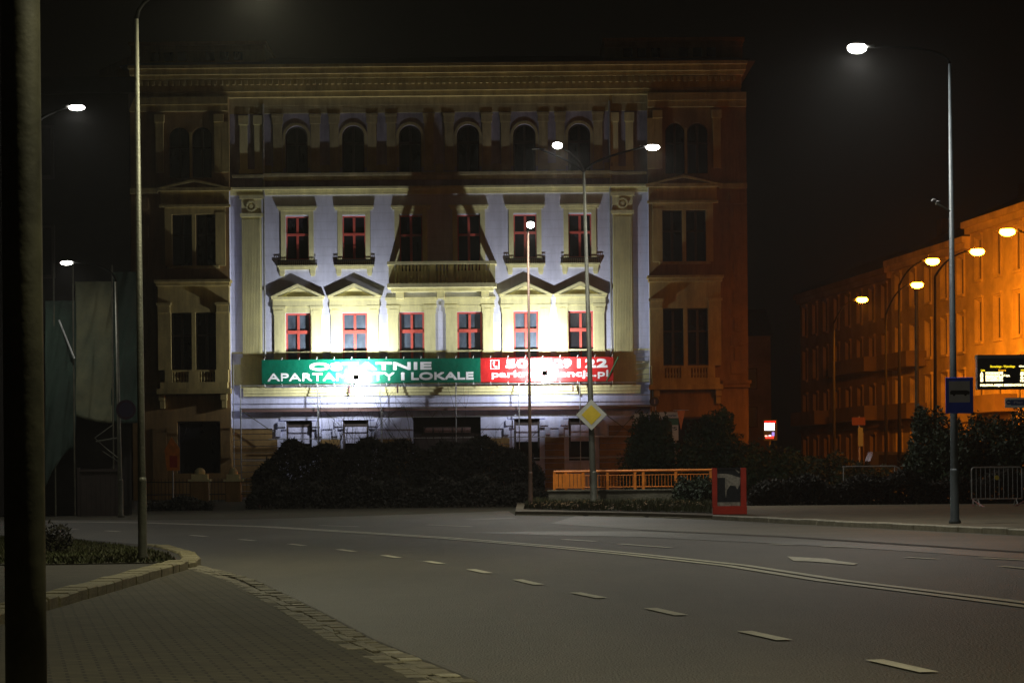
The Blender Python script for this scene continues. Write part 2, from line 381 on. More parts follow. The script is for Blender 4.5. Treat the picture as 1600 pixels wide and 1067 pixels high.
# markings
def stripe(pl, wd, name='road_marking', z=.010):
    b = MB()
    for i in range(len(pl)-1):
        a, c = pl[i], pl[i+1]
        def nrm(j):
            d = (pl[min(j+1,len(pl)-1)]-pl[max(j-1,0)]).normalized(); return Vector((-d.y, d.x, 0))*wd/2
        n0, n1 = nrm(i), nrm(i+1)
        b.quad(*[(q.x,q.y,z) for q in (a-n0, c-n1, c+n1, a+n0)])
    return struct(b.build(name, M['marking']))
for a, c in [((1366,1032),(1452,1051.5)),((1163,987),(1226,1001)),((1016,951),(1065,962)),((899,926.5),(941,935)),((808,906),(842,914)),
             ((736,890),(763,896)),((667,877.2),(690,881)),((600,868),(622,871.7)),((529,858.7),(553,862)),((452,850),(475,852.7)),
             ((375,843),(397,845)),((298,836.5),(322,838.3)),((166,829.5),(186,830.5)),((100,826.5),(122,827))]:
    stripe(pline([a, c]), .13)
dl = pline([(60,815),(150,815.8),(227,817),(420,823.3),(700,841),(869,854.8),(1000,867.5),(1150,884),(1300,907.5),(1450,926),(1600,945),(1900,986)])
def offs(pl, o):
    r = []
    for i in range(len(pl)):
        d = (pl[min(i+1,len(pl)-1)]-pl[max(i-1,0)]).normalized(); r.append(pl[i]+Vector((-d.y, d.x, 0))*o)
    return r
stripe(offs(dl, .13), .15); stripe(offs(dl, -.13), .15)
for a, c, wd in [((968,850),(1047,856),.14),((1202,850),(1240,851.8),.14),((1285,854),(1349,855.8),.16),((1416,871),(1465,874),.14),((1531,871.8),(1650,878),.2),
             ((1564,885),(1640,892),.14),((668,820),(737,823),.14),((500,821),(560,823),.12),((880,843),(930,846),.14)]:
    stripe(pline([a, c]), wd)
ar = pline([(1230,870),(1292,873.5),(1308,876.8),(1341,881),(1334,883.3),(1292,879.6),(1262,877.5),(1240,877)]); b = MB(); b.quad(*[(p.x,p.y,.011) for p in ar]); struct(b.build('road_marking', M['marking']))
# ------------------------------------------------------------------ main building
D = 118.0; S = F/D
def FX(x): return (x+1.76-800)/S
def FZ(y): return HC+(735-y)/S
MBL = thing('apartment_building', 'ornate four storey apartment building with floodlit lavender and cream facade behind scaffolding', 'building', (FX(688), D+7, 0))
PK = 1.0      # scale of how far the relief stands out of the wall
class FB(MB):
    def b(s, x0, x1, y0, y1, d0, d1):
        if d0 > 0: d0, d1 = .003+(d0-.004)*PK, .003+(d1-.004)*PK
        s.box(FX(x0), FX(x1), D-d1, D-d0, FZ(y1), FZ(y0))
    def pr(s, pts, d0, d1):
        if d0 > 0: d0, d1 = .003+(d0-.004)*PK, .003+(d1-.004)*PK
        s.prism([(FX(x), FZ(y)) for x, y in pts], D-d1, D-d0)
def wallgrid(mb, x0, x1, y0, y1, d, holes, rev=.32):
    """front wall in building pixels with openings; hole=(xa,xb,ya,yb,arch)"""
    xs = sorted({x0,x1}|{h[0] for h in holes}|{h[1] for h in holes}); ys = sorted({y0,y1}|{h[2] for h in holes}|{h[3] for h in holes})
    Y = D-d
    for xa, xb in zip(xs, xs[1:]):
        for ya, yb in zip(ys, ys[1:]):
            mx, my = (xa+xb)/2, (ya+yb)/2
            if any(h[0] < mx < h[1] and h[2] < my < h[3] for h in holes): continue
            mb.quad((FX(xa),Y,FZ(yb)),(FX(xb),Y,FZ(yb)),(FX(xb),Y,FZ(ya)),(FX(xa),Y,FZ(ya)))
    for h in holes:
        xa, xb, ya, yb = h[:4]; r = (xb-xa)/2; xm = (xa+xb)/2
        top = []
        if h[4]:
            top = [(xm-r*math.cos(math.pi*i/14), ya+r-r*math.sin(math.pi*i/14)) for i in range(15)]
            for (p, q) in zip(top, top[1:]):
                mb.quad((FX(p[0]),Y,FZ(p[1])),(FX(q[0]),Y,FZ(q[1])),(FX(q[0]),Y,FZ(ya)),(FX(p[0]),Y,FZ(ya)))
            out = [(xa,yb)]+top+[(xb,yb)]
        else: out = [(xa,yb),(xa,ya),(xb,ya),(xb,yb)]
        for p, q in zip(out, out[1:]+out[:1]):
            if h[4] and abs(p[0]-q[0]) < 1e-9 and abs(p[1]-q[1]) < 1e-9: continue
            mb.quad((FX(p[0]),Y,FZ(p[1])),(FX(q[0]),Y,FZ(q[1])),(FX(q[0]),Y+rev,FZ(q[1])),(FX(p[0]),Y+rev,FZ(p[1])))
WX = [466,554.5,643.5,734,822,907.5]
holes_main = []
for i, x in enumerate(WX):
    holes_main.append((x-17.5,x+17.5,194,272,True))
    y1 = 403 if i not in (2,3) else 446
    holes_main.append((x-18,x+18,335,y1,False))
    holes_main.append((x-19.5,x+19.5,486.5,566,False))
x0m, x1m = 362, 1016
up = FB(); wallgrid(up, x0m, x1m, 292, 600, 0, [h for h in holes_main if h[2] > 292]); up.build('wall', M['wall'], MBL)
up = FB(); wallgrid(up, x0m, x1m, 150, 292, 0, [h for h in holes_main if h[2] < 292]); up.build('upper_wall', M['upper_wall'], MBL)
lowh = []
for i, x in enumerate(WX):
    if i in (2,3): continue
    lowh.append((x-20,x+20,654,720,False))
lowh.append((644,750,649,770,False))
lo = FB(); wallgrid(lo, x0m, x1m, 600, 779, 0, lowh); lo.build('plinth_wall', M['lower'], MBL)
# interior dark backing so that openings are closed behind the panes
bk = FB(); bk.b(215, 1160, 150, 775, -.9, -.8); bk.build('inner_wall', M['dark_brick'], MBL)
def window(x0, x1, y0, y1, d, fm, gm, arch=False, tr=.45, mull=True, tw=2.2, fw=2.6):
    """window unit recessed from wall plane d: frame + transom + mullion, glass as sub-part"""
    f = FB(); a, b_ = d-.26, d-.19; xm = (x0+x1)/2; r = (x1-x0)/2
    yt = y0+(y1-y0)*tr
    f.b(x0, x0+fw, y0+(r if arch else 0), y1, a, b_); f.b(x1-fw, x1, y0+(r if arch else 0), y1, a, b_)
    f.b(x0+fw, x1-fw, y1-fw, y1, a, b_)
    if arch:
        pts = [(xm-r*math.cos(math.pi*i/12), y0+r-r*math.sin(math.pi*i/12)) for i in range(13)]
        inn = [(xm-(r-fw)*math.cos(math.pi*i/12), y0+r-(r-fw)*math.sin(math.pi*i/12)) for i in range(13)]
        for i in range(12): f.pr([pts[i],pts[i+1],inn[i+1],inn[i]], a, b_)
    else: f.b(x0+fw, x1-fw, y0, y0+fw, a, b_)
    f.b(x0+fw, x1-fw, yt-tw, yt+tw, a-.0, b_+.05)
    if mull:
        f.b(xm-1.9, xm+1.9, (y0+fw+1), yt-tw, a, b_+.02); f.b(xm-1.9, xm+1.9, yt+tw, y1-fw, a, b_+.02)
    wo = f.build('window', fm, MBL)
    p = FB()
    if arch:
        pts = [(xm-(r-1)*math.cos(math.pi*i/12), y0+r-(r-1)*math.sin(math.pi*i/12)) for i in range(13)]
        p.pr([(x0+1,y1-1)]+pts+[(x1-1,y1-1)], a-.05, a+.02)
    else: p.b(x0+1, x1-1, y0+1, y1-1, a-.05, a+.02)
    p.build('pane', gm, wo)
    return wo
for i, x in enumerate(WX):
    window(x-17.5, x+17.5, 194, 272, 0, M['darkframe'], M['glass'], True, .36)
    window(x-18, x+18, 335, 403 if i not in (2,3) else 446, 0, M['redframe'], M['glass'], False, .42 if i not in (2,3) else .28, True, 1.8, 2)
    window(x-19.5, x+19.5, 486.5, 566, 0, M['redframe'], M['glass_dusty'] if i != 5 else M['glass'], False, .37, True, 2.6, 2.8)
def clusters(f):
    par = list(range(len(f.v)))
    def find(a):
        while par[a] != a: par[a] = par[par[a]]; a = par[a]
        return a
    for q in f.f:
        for k in q[1:]: par[find(k)] = find(q[0])
    isl = {}
    for i in range(len(f.v)): isl.setdefault(find(i), []).append(i)
    bx = []
    for k, ids in isl.items():
        P_ = [f.v[i] for i in ids]; bx.append([tuple(min(p[j] for p in P_)-.015 for j in range(3)), tuple(max(p[j] for p in P_)+.015 for j in range(3)), {k}])
    ch = True
    while ch:
        ch = False; out = []
        for b_ in bx:
            for o in out:
                if all(b_[0][j] <= o[1][j] and o[0][j] <= b_[1][j] for j in range(3)):
                    o[0] = tuple(map(min, o[0], b_[0])); o[1] = tuple(map(max, o[1], b_[1])); o[2] |= b_[2]; ch = True; break
            else: out.append(b_)
        bx = out
    res = []
    for b_ in bx:
        n = FB(); mp = {}
        for q in f.f:
            if find(q[0]) in b_[2]:
                for k in q:
                    if k not in mp: mp[k] = len(n.v); n.v.append(f.v[k])
                n.f.append(tuple(mp[k] for k in q))
        res.append(n)
    return res
def part(name, fn, m='cream', parent=None):
    f = FB(); fn(f)
    if name in ('window_guard', 'balcony'): return f.build(name, M[m], parent or MBL)
    return [c.build(name, M[m], parent or MBL) for c in clusters(f)][0]
PK = .42
# third storey: string band, pilaster pairs, archivolts, little plinth blocks
for i, x in enumerate(WX):
    def arch(f, x=x):
        for k in range(12):
            a0, a1 = math.pi*k/12, math.pi*(k+1)/12
            q = [(x-r*math.cos(a), 211.5-r*math.sin(a)) for r, a in ((17.5,a0),(17.5,a1),(22,a1),(22,a0))]
            f.pr(q, .004, .09)
        f.b(x-22, x-17.5, 211.5, 260, .004, .07); f.b(x+17.5, x+22, 211.5, 260, .004, .07)
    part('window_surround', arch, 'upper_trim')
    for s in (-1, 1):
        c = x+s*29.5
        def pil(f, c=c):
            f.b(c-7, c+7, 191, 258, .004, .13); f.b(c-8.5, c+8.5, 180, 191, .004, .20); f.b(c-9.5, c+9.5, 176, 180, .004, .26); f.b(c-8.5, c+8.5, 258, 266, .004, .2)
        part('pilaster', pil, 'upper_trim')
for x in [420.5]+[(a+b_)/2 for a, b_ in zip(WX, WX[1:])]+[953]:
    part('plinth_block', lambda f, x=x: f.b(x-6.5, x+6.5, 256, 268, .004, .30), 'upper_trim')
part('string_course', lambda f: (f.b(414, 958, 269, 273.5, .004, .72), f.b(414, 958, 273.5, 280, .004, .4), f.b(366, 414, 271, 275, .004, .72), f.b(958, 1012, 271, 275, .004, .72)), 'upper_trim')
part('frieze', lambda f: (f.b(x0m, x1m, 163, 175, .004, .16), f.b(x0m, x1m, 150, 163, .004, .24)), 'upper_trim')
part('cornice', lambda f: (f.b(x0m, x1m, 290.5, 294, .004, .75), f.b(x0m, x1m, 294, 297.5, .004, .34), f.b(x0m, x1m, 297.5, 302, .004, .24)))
# main cornice, front run over wings too
PK = 1.0
def mainc(f, a, b_, o):
    f.b(a, b_, 143, 151, o, o+.45); f.b(a-2, b_+2, 124, 143, o, o+.62); f.b(a-5, b_+5, 118, 124, o, o+.85); f.b(a-8, b_+8, 109, 118, o, o+1.05); f.b(a-10, b_+10, 104, 109, o, o+1.2)
WG = .55
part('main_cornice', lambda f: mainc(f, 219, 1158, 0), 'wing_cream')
def dent(f):
    x = 225
    while x < 1155: f.b(x, x+4.5, 126, 133, .625, .80); x += 9.6
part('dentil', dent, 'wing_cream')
PK = .42
# second storey: hoods, surrounds, sills with consoles
for i, x in enumerate(WX):
    bot = 403 if i not in (2,3) else 446
    def sur(f, x=x, bot=bot):
        f.b(x-25.5, x-18, 333, bot, .004, .12); f.b(x+18, x+25.5, 333, bot, .004, .12); f.b(x-25.5, x+25.5, 326.5, 333, .004, .12)
    part('window_surround', sur)
    part('window_hood', lambda f, x=x: (f.b(x-31, x+31, 320, 323, .004, .30), f.b(x-29, x+29, 323, 326.4, .004, .22)))
    if i not in (2,3):
        part('window_sill', lambda f, x=x: (f.b(x-31, x+31, 412, 415.2, .004, .36), f.b(x-29, x+29, 415.2, 418.5, .004, .26), f.b(x-27, x+27, 403, 412, .004, .10)))
        part('window_guard', lambda f, x=x: [f.b(x-30+k*3.0, x-29.3+k*3.0, 405, 411.9, .24, .27) for k in range(21)]+[f.b(x-31,x+31,403.8,405,.235,.275)], 'black')
        for s in (-1, 1): part('console', lambda f, x=x, s=s: (f.b(x+s*24-4, x+s*24+4, 418.6, 426, .004, .2), f.b(x+s*24-3, x+s*24+3, 426, 429, .004, .14)))
# first storey: aedicules
def aed(i, x, ped):
    for s in (-1, 1):
        c = x+s*29
        def pil(f, c=c):
            f.b(c-8, c+8, 489, 548, .004, .17); f.b(c-9, c+9, 480, 489, .004, .21); f.b(c-10.5, c+10.5, 475.5, 480, .004, .28); f.b(c-9, c+9, 548, 566, .004, .21); f.b(c-6,c+6,481.5,484,.21,.25)
        part('pilaster', pil)
    part('window_surround', lambda f: (f.b(x-20.9, x-19.5, 486, 566, .004, .07), f.b(x+19.5, x+20.9, 486, 566, .004, .07), f.b(x-20, x+20, 476, 486.4, .004, .10)))
    if ped:
        def pd(f):
            f.b(x-39, x+39, 465, 475.4, .004, .24); f.b(x-41, x+41, 461, 465, .004, .44)
            f.pr([(x-43,461),(x,441),(x+43,461),(x+34,461),(x,445.5),(x-34,461)], .004, .56)
            f.pr([(x-30,460.9),(x,447),(x+30,460.9)], .004, .14)
        part('pediment', pd)
    else:
        part('window_hood', lambda f: (f.b(x-39, x+39, 468, 475.4, .004, .20), f.b(x-41, x+41, 463.5, 468, .004, .30)))
for i, x in enumerate(WX): aed(i, x, i not in (2,3))
# balcony
PK = 1.0
bal = part('balcony', lambda f: (f.b(608, 777, 445, 451, 0.002, 1.45), f.b(613, 772, 451, 456, .002, .85), f.b(620, 632, 456, 466, .002, .6), f.b(753, 765, 456, 466, .002, .6), f.b(684, 696, 456, 466, .002, .6)))
part('handrail', lambda f: (f.b(608, 777, 411, 415.5, 1.02, 1.38), f.b(608, 616, 411.05, 415.45, .002, 1.019), f.b(769, 777, 411.05, 415.45, .002, 1.019)), 'cream', bal)
part('balustrade_pier', lambda f: [f.b(a, a+9, 415.5, 445, 1.03, 1.2) for a in (610,674,702,766)], 'cream', bal)
def balus(f):
    for a, b_ in ((622,672),(686,700),(714,764)):
        x = a
        while x < b_:
            X, Z0, Z1 = FX(x+1.5), FZ(445), FZ(415.5); h = Z1-Z0
            f.lathe((X, D-1.1, Z0), [(.07,0),(.05,.1*h),(.085,.3*h),(.04,.62*h),(.06,.8*h),(.07,h)], 8); x += 5.4
part('balustrade', balus, 'cream', bal)
part('balcony_parapet', lambda f: f.b(618, 768, 424, 444.9, .60, .66), 'cream', bal)
# band under first-storey windows
PK = .42
part('parapet_band', lambda f: (f.b(x0m, x1m, 566, 598, .004, .14), f.b(x0m, x1m, 546.5, 549, .004, .05)))
part('belt_course', lambda f: (f.b(380, 1000, 603, 606.6, .004, .46), f.b(380, 1000, 607.6, 611.5, .004, .38), f.b(380,1000,606.6,607.6,.004,.3), f.b(380, 1000, 611.5, 616, .004, .22)))
# giant fluted pilasters
PK = .65
for a, b_ in ((378.5,411.5),(957.5,991)):
    def gp(f, a=a, b_=b_):
        f.b(a+1, b_-1, 336, 556, .004, .18); n = 12; w_ = (b_-a-4)/n
        for k in range(n): f.b(a+2+k*w_, a+2+(k+.55)*w_, 340, 552, .18, .235)
        f.b(a-1, b_+1, 330.5, 336, .004, .30); f.b(a-2, b_+2, 556, 602.9, .004, .28)
        f.b(a+1, b_-1, 308, 330.5, .004, .20); f.b(a-2, b_+2, 302.2, 308, .004, .30)
    gpo = part('giant_pilaster', gp)
    def ros(f, a=a, b_=b_):
        xm = (a+b_)/2
        for k in range(16):
            t0, t1 = 2*math.pi*k/16, 2*math.pi*(k+1)/16
            f.pr([(xm+r*math.cos(t), 319.5+r*math.sin(t)) for r, t in ((6,t0),(6,t1),(8.5,t1),(8.5,t0))], .2, .30)
        f.pr([(xm+3.2*math.cos(2*math.pi*k/10), 319.5+3.2*math.sin(2*math.pi*k/10)) for k in range(10)], .2, .28)
    part('rosette', ros, 'cream', gpo)
    def gp3(f, a=a, b_=b_):
        for c in (a+5, b_-5): f.b(c-6, c+6, 192, 262, .004, .14); f.b(c-7.5, c+7.5, 178, 192, .004, .22)
        f.b(a-2,b_+2,262,269,.004,.3)
    part('pilaster', gp3)
for x in (414.5, 955.5):
    f = MB(); f.tube([(FX(x), D-.12, FZ(600)), (FX(x), D-.12, FZ(160))], .055, 8); f.build('downpipe', M['steel'], MBL)
# ground floor
PK = .5
for i, x in enumerate(WX):
    if i in (2,3): continue
    fr = part('ground_window', lambda f, x=x: (f.b(x-20,x-17,654,700,-.25,-.1), f.b(x+17,x+20,654,700,-.25,-.1), f.b(x-20,x+20,660,664,-.24,-.12)), 'darkframe')
    part('sheeting', lambda f, x=x: f.b(x-17, x+17, 664, 690, -.22, -.14), 'sheet', fr)
    part('lintel', lambda f, x=x: (f.b(x-29, x+29, 647, 654, .004, .10), f.b(x-33,x-21,656,668,.004,.22), f.b(x+21,x+33,656,668,.004,.22)), 'lower')
    part('keystone', lambda f, x=x: (f.b(x-36,x-28,668,679,.004,.26), f.b(x+28,x+36,668,679,.004,.26)), 'lower')
part('shop_door', lambda f: (f.b(646,748,676,772,-.3,-.22), f.b(660,734,666,676,-.3,-.1)), 'darkframe')
part('door_panel', lambda f: [f.b(662+k*15, 674+k*15, 667.5, 674.5, -.1, -.06) for k in range(5)], 'plank')
part('plinth', lambda f: [f.b(a, b_, 684+k*10, 693+k*10, .004, .12) for a, b_ in ((362,432),(500,530),(590,642),(752,795),(850,880),(935,1016)) for k in range(9)]+[f.b(a, b_, 666+k*9, 674+k*9, .004, .12) for a, b_ in ((362,424),(950,1016)) for k in range(2)], 'ochre')
# wings (mirrored about 688)
part0 = part
PK = 1.0
def wing(mir):
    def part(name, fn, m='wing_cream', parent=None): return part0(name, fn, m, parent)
    W = (lambda x: x) if not mir else (lambda x: 1376-x)
    def B(f, a, b_, y0, y1, d0, d1): a, b_ = W(a), W(b_); f.b(min(a,b_), max(a,b_), y0, y1, d0, d1)
    hs = []
    for (a, b_, y0, y1, ar) in ((269,301,197,276,True),(305,335,197,276,True)):
        A, C = sorted((W(a), W(b_))); hs.append((A, C, y0, y1, ar))
    for (a, b_, y0, y1) in ((273,304,333,413),(310,341,333,413)):
        A, C = sorted((W(a), W(b_))); hs.append((A, C, y0, y1, False))
    A, C = sorted((W(209), W(362)))
    gh = tuple(sorted((W(278), W(345))))
    f = FB(); wallgrid(f, A, C, 150, 598, WG, hs); f.build('wing_wall', M['ochre'], MBL)
    hs2 = [(gh[0], gh[1], 654, 735, False)]
    f = FB(); wallgrid(f, A, C, 598, 779, WG, hs2); f.build('wing_wall', M['ochre'], MBL)
    e = FB(); xi = W(362); e.b(min(xi, W(359)), max(xi, W(359)), 292, 664, 0, WG-.004); e.build('wing_return', M['wall'], MBL); e = FB(); e.b(min(xi, W(359)), max(xi, W(359)), 150, 292, 0, WG-.004); e.build('wing_return', M['ochre'], MBL); e = FB(); e.b(min(xi, W(359)), max(xi, W(359)), 664, 779, 0, WG-.004); e.build('wing_return', M['ochre'], MBL)
    part('wing_return', lambda f: B(f, 209, 212, 150, 779, -.9, WG-.004), 'ochre')
    for h in hs: window(h[0], h[1], h[2], h[3], WG, M['darkframe'], M['glass'], h[4], .4, True, 1.2, 1.4)
    part('pier', lambda f: (B(f, 304.2, 309.8, 333, 413, WG-.2, WG+.12), B(f, 301.2, 304.8, 205, 276, WG-.2, WG+.05)))
    # bay
    def bay(f):
        B(f, 252, 272, 470, 575, WG+.004, WG+.55); B(f, 342, 362, 470, 575, WG+.004, WG+.55); B(f, 304, 310, 486, 575, WG+.004, WG+.5)
        B(f, 252, 362, 445, 486, WG+.004, WG+.50)
        B(f, 272, 342, 575, 578, WG+.004, WG+.5); B(f, 255, 359, 594, 606, WG+.004, WG+.62); B(f, 250, 364, 604, 612, WG+.004, WG+.72)
        B(f, 262, 274, 575, 594, WG+.004, WG+.55); B(f, 340, 360, 575, 594, WG+.004, WG+.55); B(f, 299, 315, 578, 594, WG+.3, WG+.55)
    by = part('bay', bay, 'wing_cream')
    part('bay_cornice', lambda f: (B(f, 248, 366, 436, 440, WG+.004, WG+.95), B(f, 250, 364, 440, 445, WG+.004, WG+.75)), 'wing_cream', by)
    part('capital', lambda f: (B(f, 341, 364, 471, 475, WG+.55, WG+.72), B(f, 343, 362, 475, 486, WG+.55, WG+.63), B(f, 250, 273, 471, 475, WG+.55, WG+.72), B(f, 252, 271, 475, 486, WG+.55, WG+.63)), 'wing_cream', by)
    def bals(f):
        for a0 in (277, 318):
            for k in range(5):
                x = W(a0+k*4.6); h = FZ(578)-FZ(594)
                f.lathe((FX(x), D-WG-.42, FZ(594)), [(.06,0),(.04,.1*h),(.075,.35*h),(.03,.65*h),(.06,h)], 8)
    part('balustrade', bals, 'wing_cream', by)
    for a, b_ in ((272,304),(310,342)):
        A1, C1 = sorted((W(a), W(b_))); wo = window(A1, C1, 486, 574, WG+.35, M['darkframe'], M['glass'], False, .4, True, 1.2, 1.6)
    for a in (256, 352): part('bracket', lambda f, a=a: (B(f, a-4, a+5, 612, 622, WG+.004, WG+.5), B(f, a-3, a+4, 622, 634, WG+.004, WG+.28)), 'wing_cream', by)
    # second storey frame and low pediment
    part('window_surround', lambda f: (B(f, 262, 273, 330, 413, WG+.004, WG+.12), B(f, 341, 356, 330, 413, WG+.004, WG+.16), B(f, 262, 356, 322, 333, WG+.004, WG+.14)))
    part('window_sill', lambda f: B(f, 266, 346, 413, 417, WG+.004, WG+.25))
    def ped(f):
        B(f, 252, 366, 292, 297, WG+.004, WG+.32); B(f, 256, 362, 297, 318, WG+.004, WG+.14); B(f, 254, 364, 318, 322, WG+.004, WG+.24)
        pts = [(254,292),(308,279),(362,292),(352,292),(308,283),(264,292)]; f.pr([(W(x), y) for x, y in pts], WG+.004, WG+.35)
    part('pediment', ped)
    part('frieze', lambda f: (B(f, 209, 362, 163, 173, WG+.004, WG+.16), B(f, 209, 362, 151, 163, WG+.004, WG+.24), B(f, 209, 252, 292, 300, WG+.004, WG+.2)))
    part('quoin', lambda f: [B(f, 209, 236-(k%2)*6, 306+k*22, 324+k*22, WG+.004, WG+.06) for k in range(13)], 'ochre')
    part('belt_course', lambda f: (B(f, 205, 250, 598, 603, WG+.004, WG+.3), B(f, 207, 250, 603, 609, WG+.004, WG+.2)), 'ochre')
    part('wing_pilaster', lambda f: [B(f, a-6, a+6, 190, 268, WG+.004, WG+.14) for a in (255,346,357)]+[B(f, a-7.5, a+7.5, 178, 190, WG+.004, WG+.22) for a in (255,347)])
    part('ground_window', lambda f: (B(f, 278, 281, 654, 735, WG-.3, WG-.15), B(f, 342, 345, 654, 735, WG-.3, WG-.15), B(f, 281,342,654,657,WG-.3,WG-.15)), 'darkframe')
    part('pane', lambda f: B(f, 280, 343, 656, 735, WG-.32, WG-.26), 'glass')
    part('pier', lambda f: (B(f, 346, 361, 665, 712, WG+.004, WG+.16), B(f, 240, 262, 665, 775, WG+.004, WG+.12)), 'ochre')
wing(False); wing(True)
# body, roof, attic pavilions, receding side
b = MB(); b.box(FX(213), FX(1164), D+1, D+15, 0, FZ(105)); b.build('body', M['ochre'], MBL)
b = MB(); zr = FZ(104); b.v += [(FX(195),D-1,zr),(FX(1181),D-1,zr),(FX(1181),D+15,zr),(FX(195),D+15,zr),(FX(240),D+4,zr+1.2),(FX(1136),D+4,zr+1.2),(FX(1136),D+11,zr+1.2),(FX(240),D+11,zr+1.2)]
b.f += [(0,1,5,4),(1,2,6,5),(2,3,7,6),(3,0,4,7),(4,5,6,7),(0,3,2,1)]; rf = b.build('roof', M['roof'], MBL)
for a, b2 in ((202,413),(950,1168)):
    f = FB(); f.b(a, b2, 60, 99, -8, -1.4); at = f.build('attic', M['ochre'], MBL)
    part('attic_cornice', lambda f: (f.b(a-3, b2+3, 55, 60, -8.2, -1.1), f.b(a-1, b2+1, 66, 68, -1.4, -1.3)), 'ochre', at)
    for gx in (a+30, a+118):
        for k in range(3): part('attic_window', lambda f, gx=gx, k=k: f.b(gx+k*22, gx+k*22+14, 70, 84, -1.4, -1.37), 'glass', at)
# chamfered side wing receding to the left
dr = Vector((-.5,.866,0)); p0 = Vector((FX(209), D+.6, 0)); ang = math.atan2(dr.y, dr.x)
side_m = mat('side_ochre', (.055,.04,.028), .9, .3, 1)  # ochre darkened in colour to put the receding side in shade
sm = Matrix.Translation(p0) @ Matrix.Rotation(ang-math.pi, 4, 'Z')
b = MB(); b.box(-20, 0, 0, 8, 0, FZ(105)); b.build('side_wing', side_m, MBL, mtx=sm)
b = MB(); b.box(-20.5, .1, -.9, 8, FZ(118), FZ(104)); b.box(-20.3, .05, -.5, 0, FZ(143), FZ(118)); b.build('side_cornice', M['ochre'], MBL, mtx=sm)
for r_, (za, zb) in enumerate(((FZ(403),FZ(335)),(FZ(566),FZ(487)),(FZ(272),FZ(194)))):
    for k in range(4):
        b = MB(); b.box(-4-k*4.3-1.2, -4-k*4.3, -.04, .05, za, zb); wo = b.build('window', M['darkframe'], MBL, mtx=sm)
        b = MB(); b.box(-4-k*4.3-1.1, -4-k*4.3-.1, -.05, -.03, za+.1, zb-.1); b.build('pane', M['glass'], wo, mtx=sm)
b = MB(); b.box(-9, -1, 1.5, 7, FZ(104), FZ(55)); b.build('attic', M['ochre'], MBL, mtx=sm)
# ------------------------------------------------------------------ banner
BN = thing('advertising_banner', 'long green and red advertising banner with white lettering, tied to the scaffolding', 'banner', P(680,600,D-.6))
dB = .72
def wavy(x0, x1, y0, y1, d, m, name, nx=60, nz=6, amp=.005):
    b = MB(); vs = []
    for j in range(nz+1):
        for i in range(nx+1):
            x = x0+(x1-x0)*i/nx; y = y0+(y1-y0)*j/nz
            o = amp*math.sin(i*.9+j*.7)*math.sin(j/nz*math.pi)+amp*.5*math.sin(i*2.3+j*1.9)
            vs.append((FX(x), D-d-o, FZ(y)))
    n = len(vs); b.v = vs+[(v[0], v[1]+.01, v[2]) for v in vs]
    for j in range(nz):
        for i in range(nx):
            q = (j*(nx+1)+i, j*(nx+1)+i+1, (j+1)*(nx+1)+i+1, (j+1)*(nx+1)+i)
            b.f.append(q); b.f.append(tuple(n+k for k in reversed(q)))
    return b.build(name, m, BN, smooth=True)
wavy(411, 751, 560, 597.5, dB, M['banner_green'], 'green_panel'); wavy(751, 957, 560, 597.5, dB, M['banner_red'], 'red_panel', 40)
def bt(s, x0, x1, y0, y1, bold=.02, vb=.055): text(s, (FX(x0),FX(x1),FZ(y1),FZ(y0)), D-dB-.0085, M['banner_white'], BN, bold=bold, depth=.001, vb=vb)
bt('OSTATNIE', 485, 675, 565, 577.5); bt('APARTAMENTY', 420, 617, 581, 593.5, .0); bt('i', 627, 633, 581, 593.5); bt('LOKALE', 643, 740, 581, 593.5)
bt('509', 790, 841, 562.5, 576.5); bt('129', 857, 892, 562.5, 576.5); bt('122', 901, 948, 562.5, 576.5); bt('parkrezydencja.pl', 768, 949, 580, 593.5, .015, .03)
f = FB()
for a in ((766,780,563,564.3),(766,780,576.2,577.5)): f.b(*a, dB+.009, dB+.011)
for a in ((766,767.3,564.3,576.2),(778.7,780,564.3,576.2)): f.b(*a, dB+.009, dB+.011)
f.pr([(770,566),(772.5,565),(773.5,567.5),(772,569),(773,572),(775,573),(776.5,572),(777,574.5),(774,575.5),(770.5,572),(769.5,568.5)], dB+.009, dB+.011)
f.build('telephone_symbol', M['banner_white'], BN)
f = MB()
for x in range(415, 957, 27):
    f.tube([(FX(x), D-dB, FZ(560.5)), (FX(x+1), D-dB+.05, FZ(556.5))], .012, 5)
    f.tube([(FX(x), D-dB, FZ(597)), (FX(x+1), D-dB+.05, FZ(601))], .012, 5)
f.build('tie', M['banner_white'], BN)
# ------------------------------------------------------------------ scaffolding
SCF = thing('scaffolding', 'steel tube scaffolding with planks along the ground floor under the banner', 'scaffolding', (FX(700), D-.6, 0))
def rod(b, x0, y0, x1, y1, d0, d1=None, r=.026):
    d1 = d0 if d1 is None else d1; b.tube([(FX(x0), D-d0, FZ(y0)), (FX(x1), D-d1, FZ(y1))], r, 6)
for x in (377, 497, 595, 712, 810, 905, 1018):
    for d_ in (.56, 1.25):
        if d_ > 1 and x in (905, 712, 810): continue
        b = MB(); rod(b, x+(3 if d_ > 1 else 0), 772, x+(3 if d_ > 1 else 0), 598 if d_ < 1 else 634, d_); b.build('standard', M['steel'], SCF)
for y, xa, xb, d_ in ((599.5,377,1018,.52),(619,377,1018,.52),(650.5,377,1018,.52),(683,420,1000,.52),(716,377,1018,.5),(637,377,1018,1.3)):
    b = MB(); rod(b, xa, y, xb, y, d_, r=.020); b.build('ledger', M['steel'], SCF)
for a, b_ in ((378,496),(498,594),(596,711),(713,809),(811,904),(906,1018)):
    part('plank', lambda f, a=a, b_=b_: f.b(a, b_, 634.5, 640.5, .16, .36), 'plank', SCF)
for q in ((381,640,430,674),(946,650,984,678),(1000,640,950,690)): b = MB(); rod(b, *q, .5, r=.02); b.build('brace', M['pole_dark'], SCF)
b = MB()
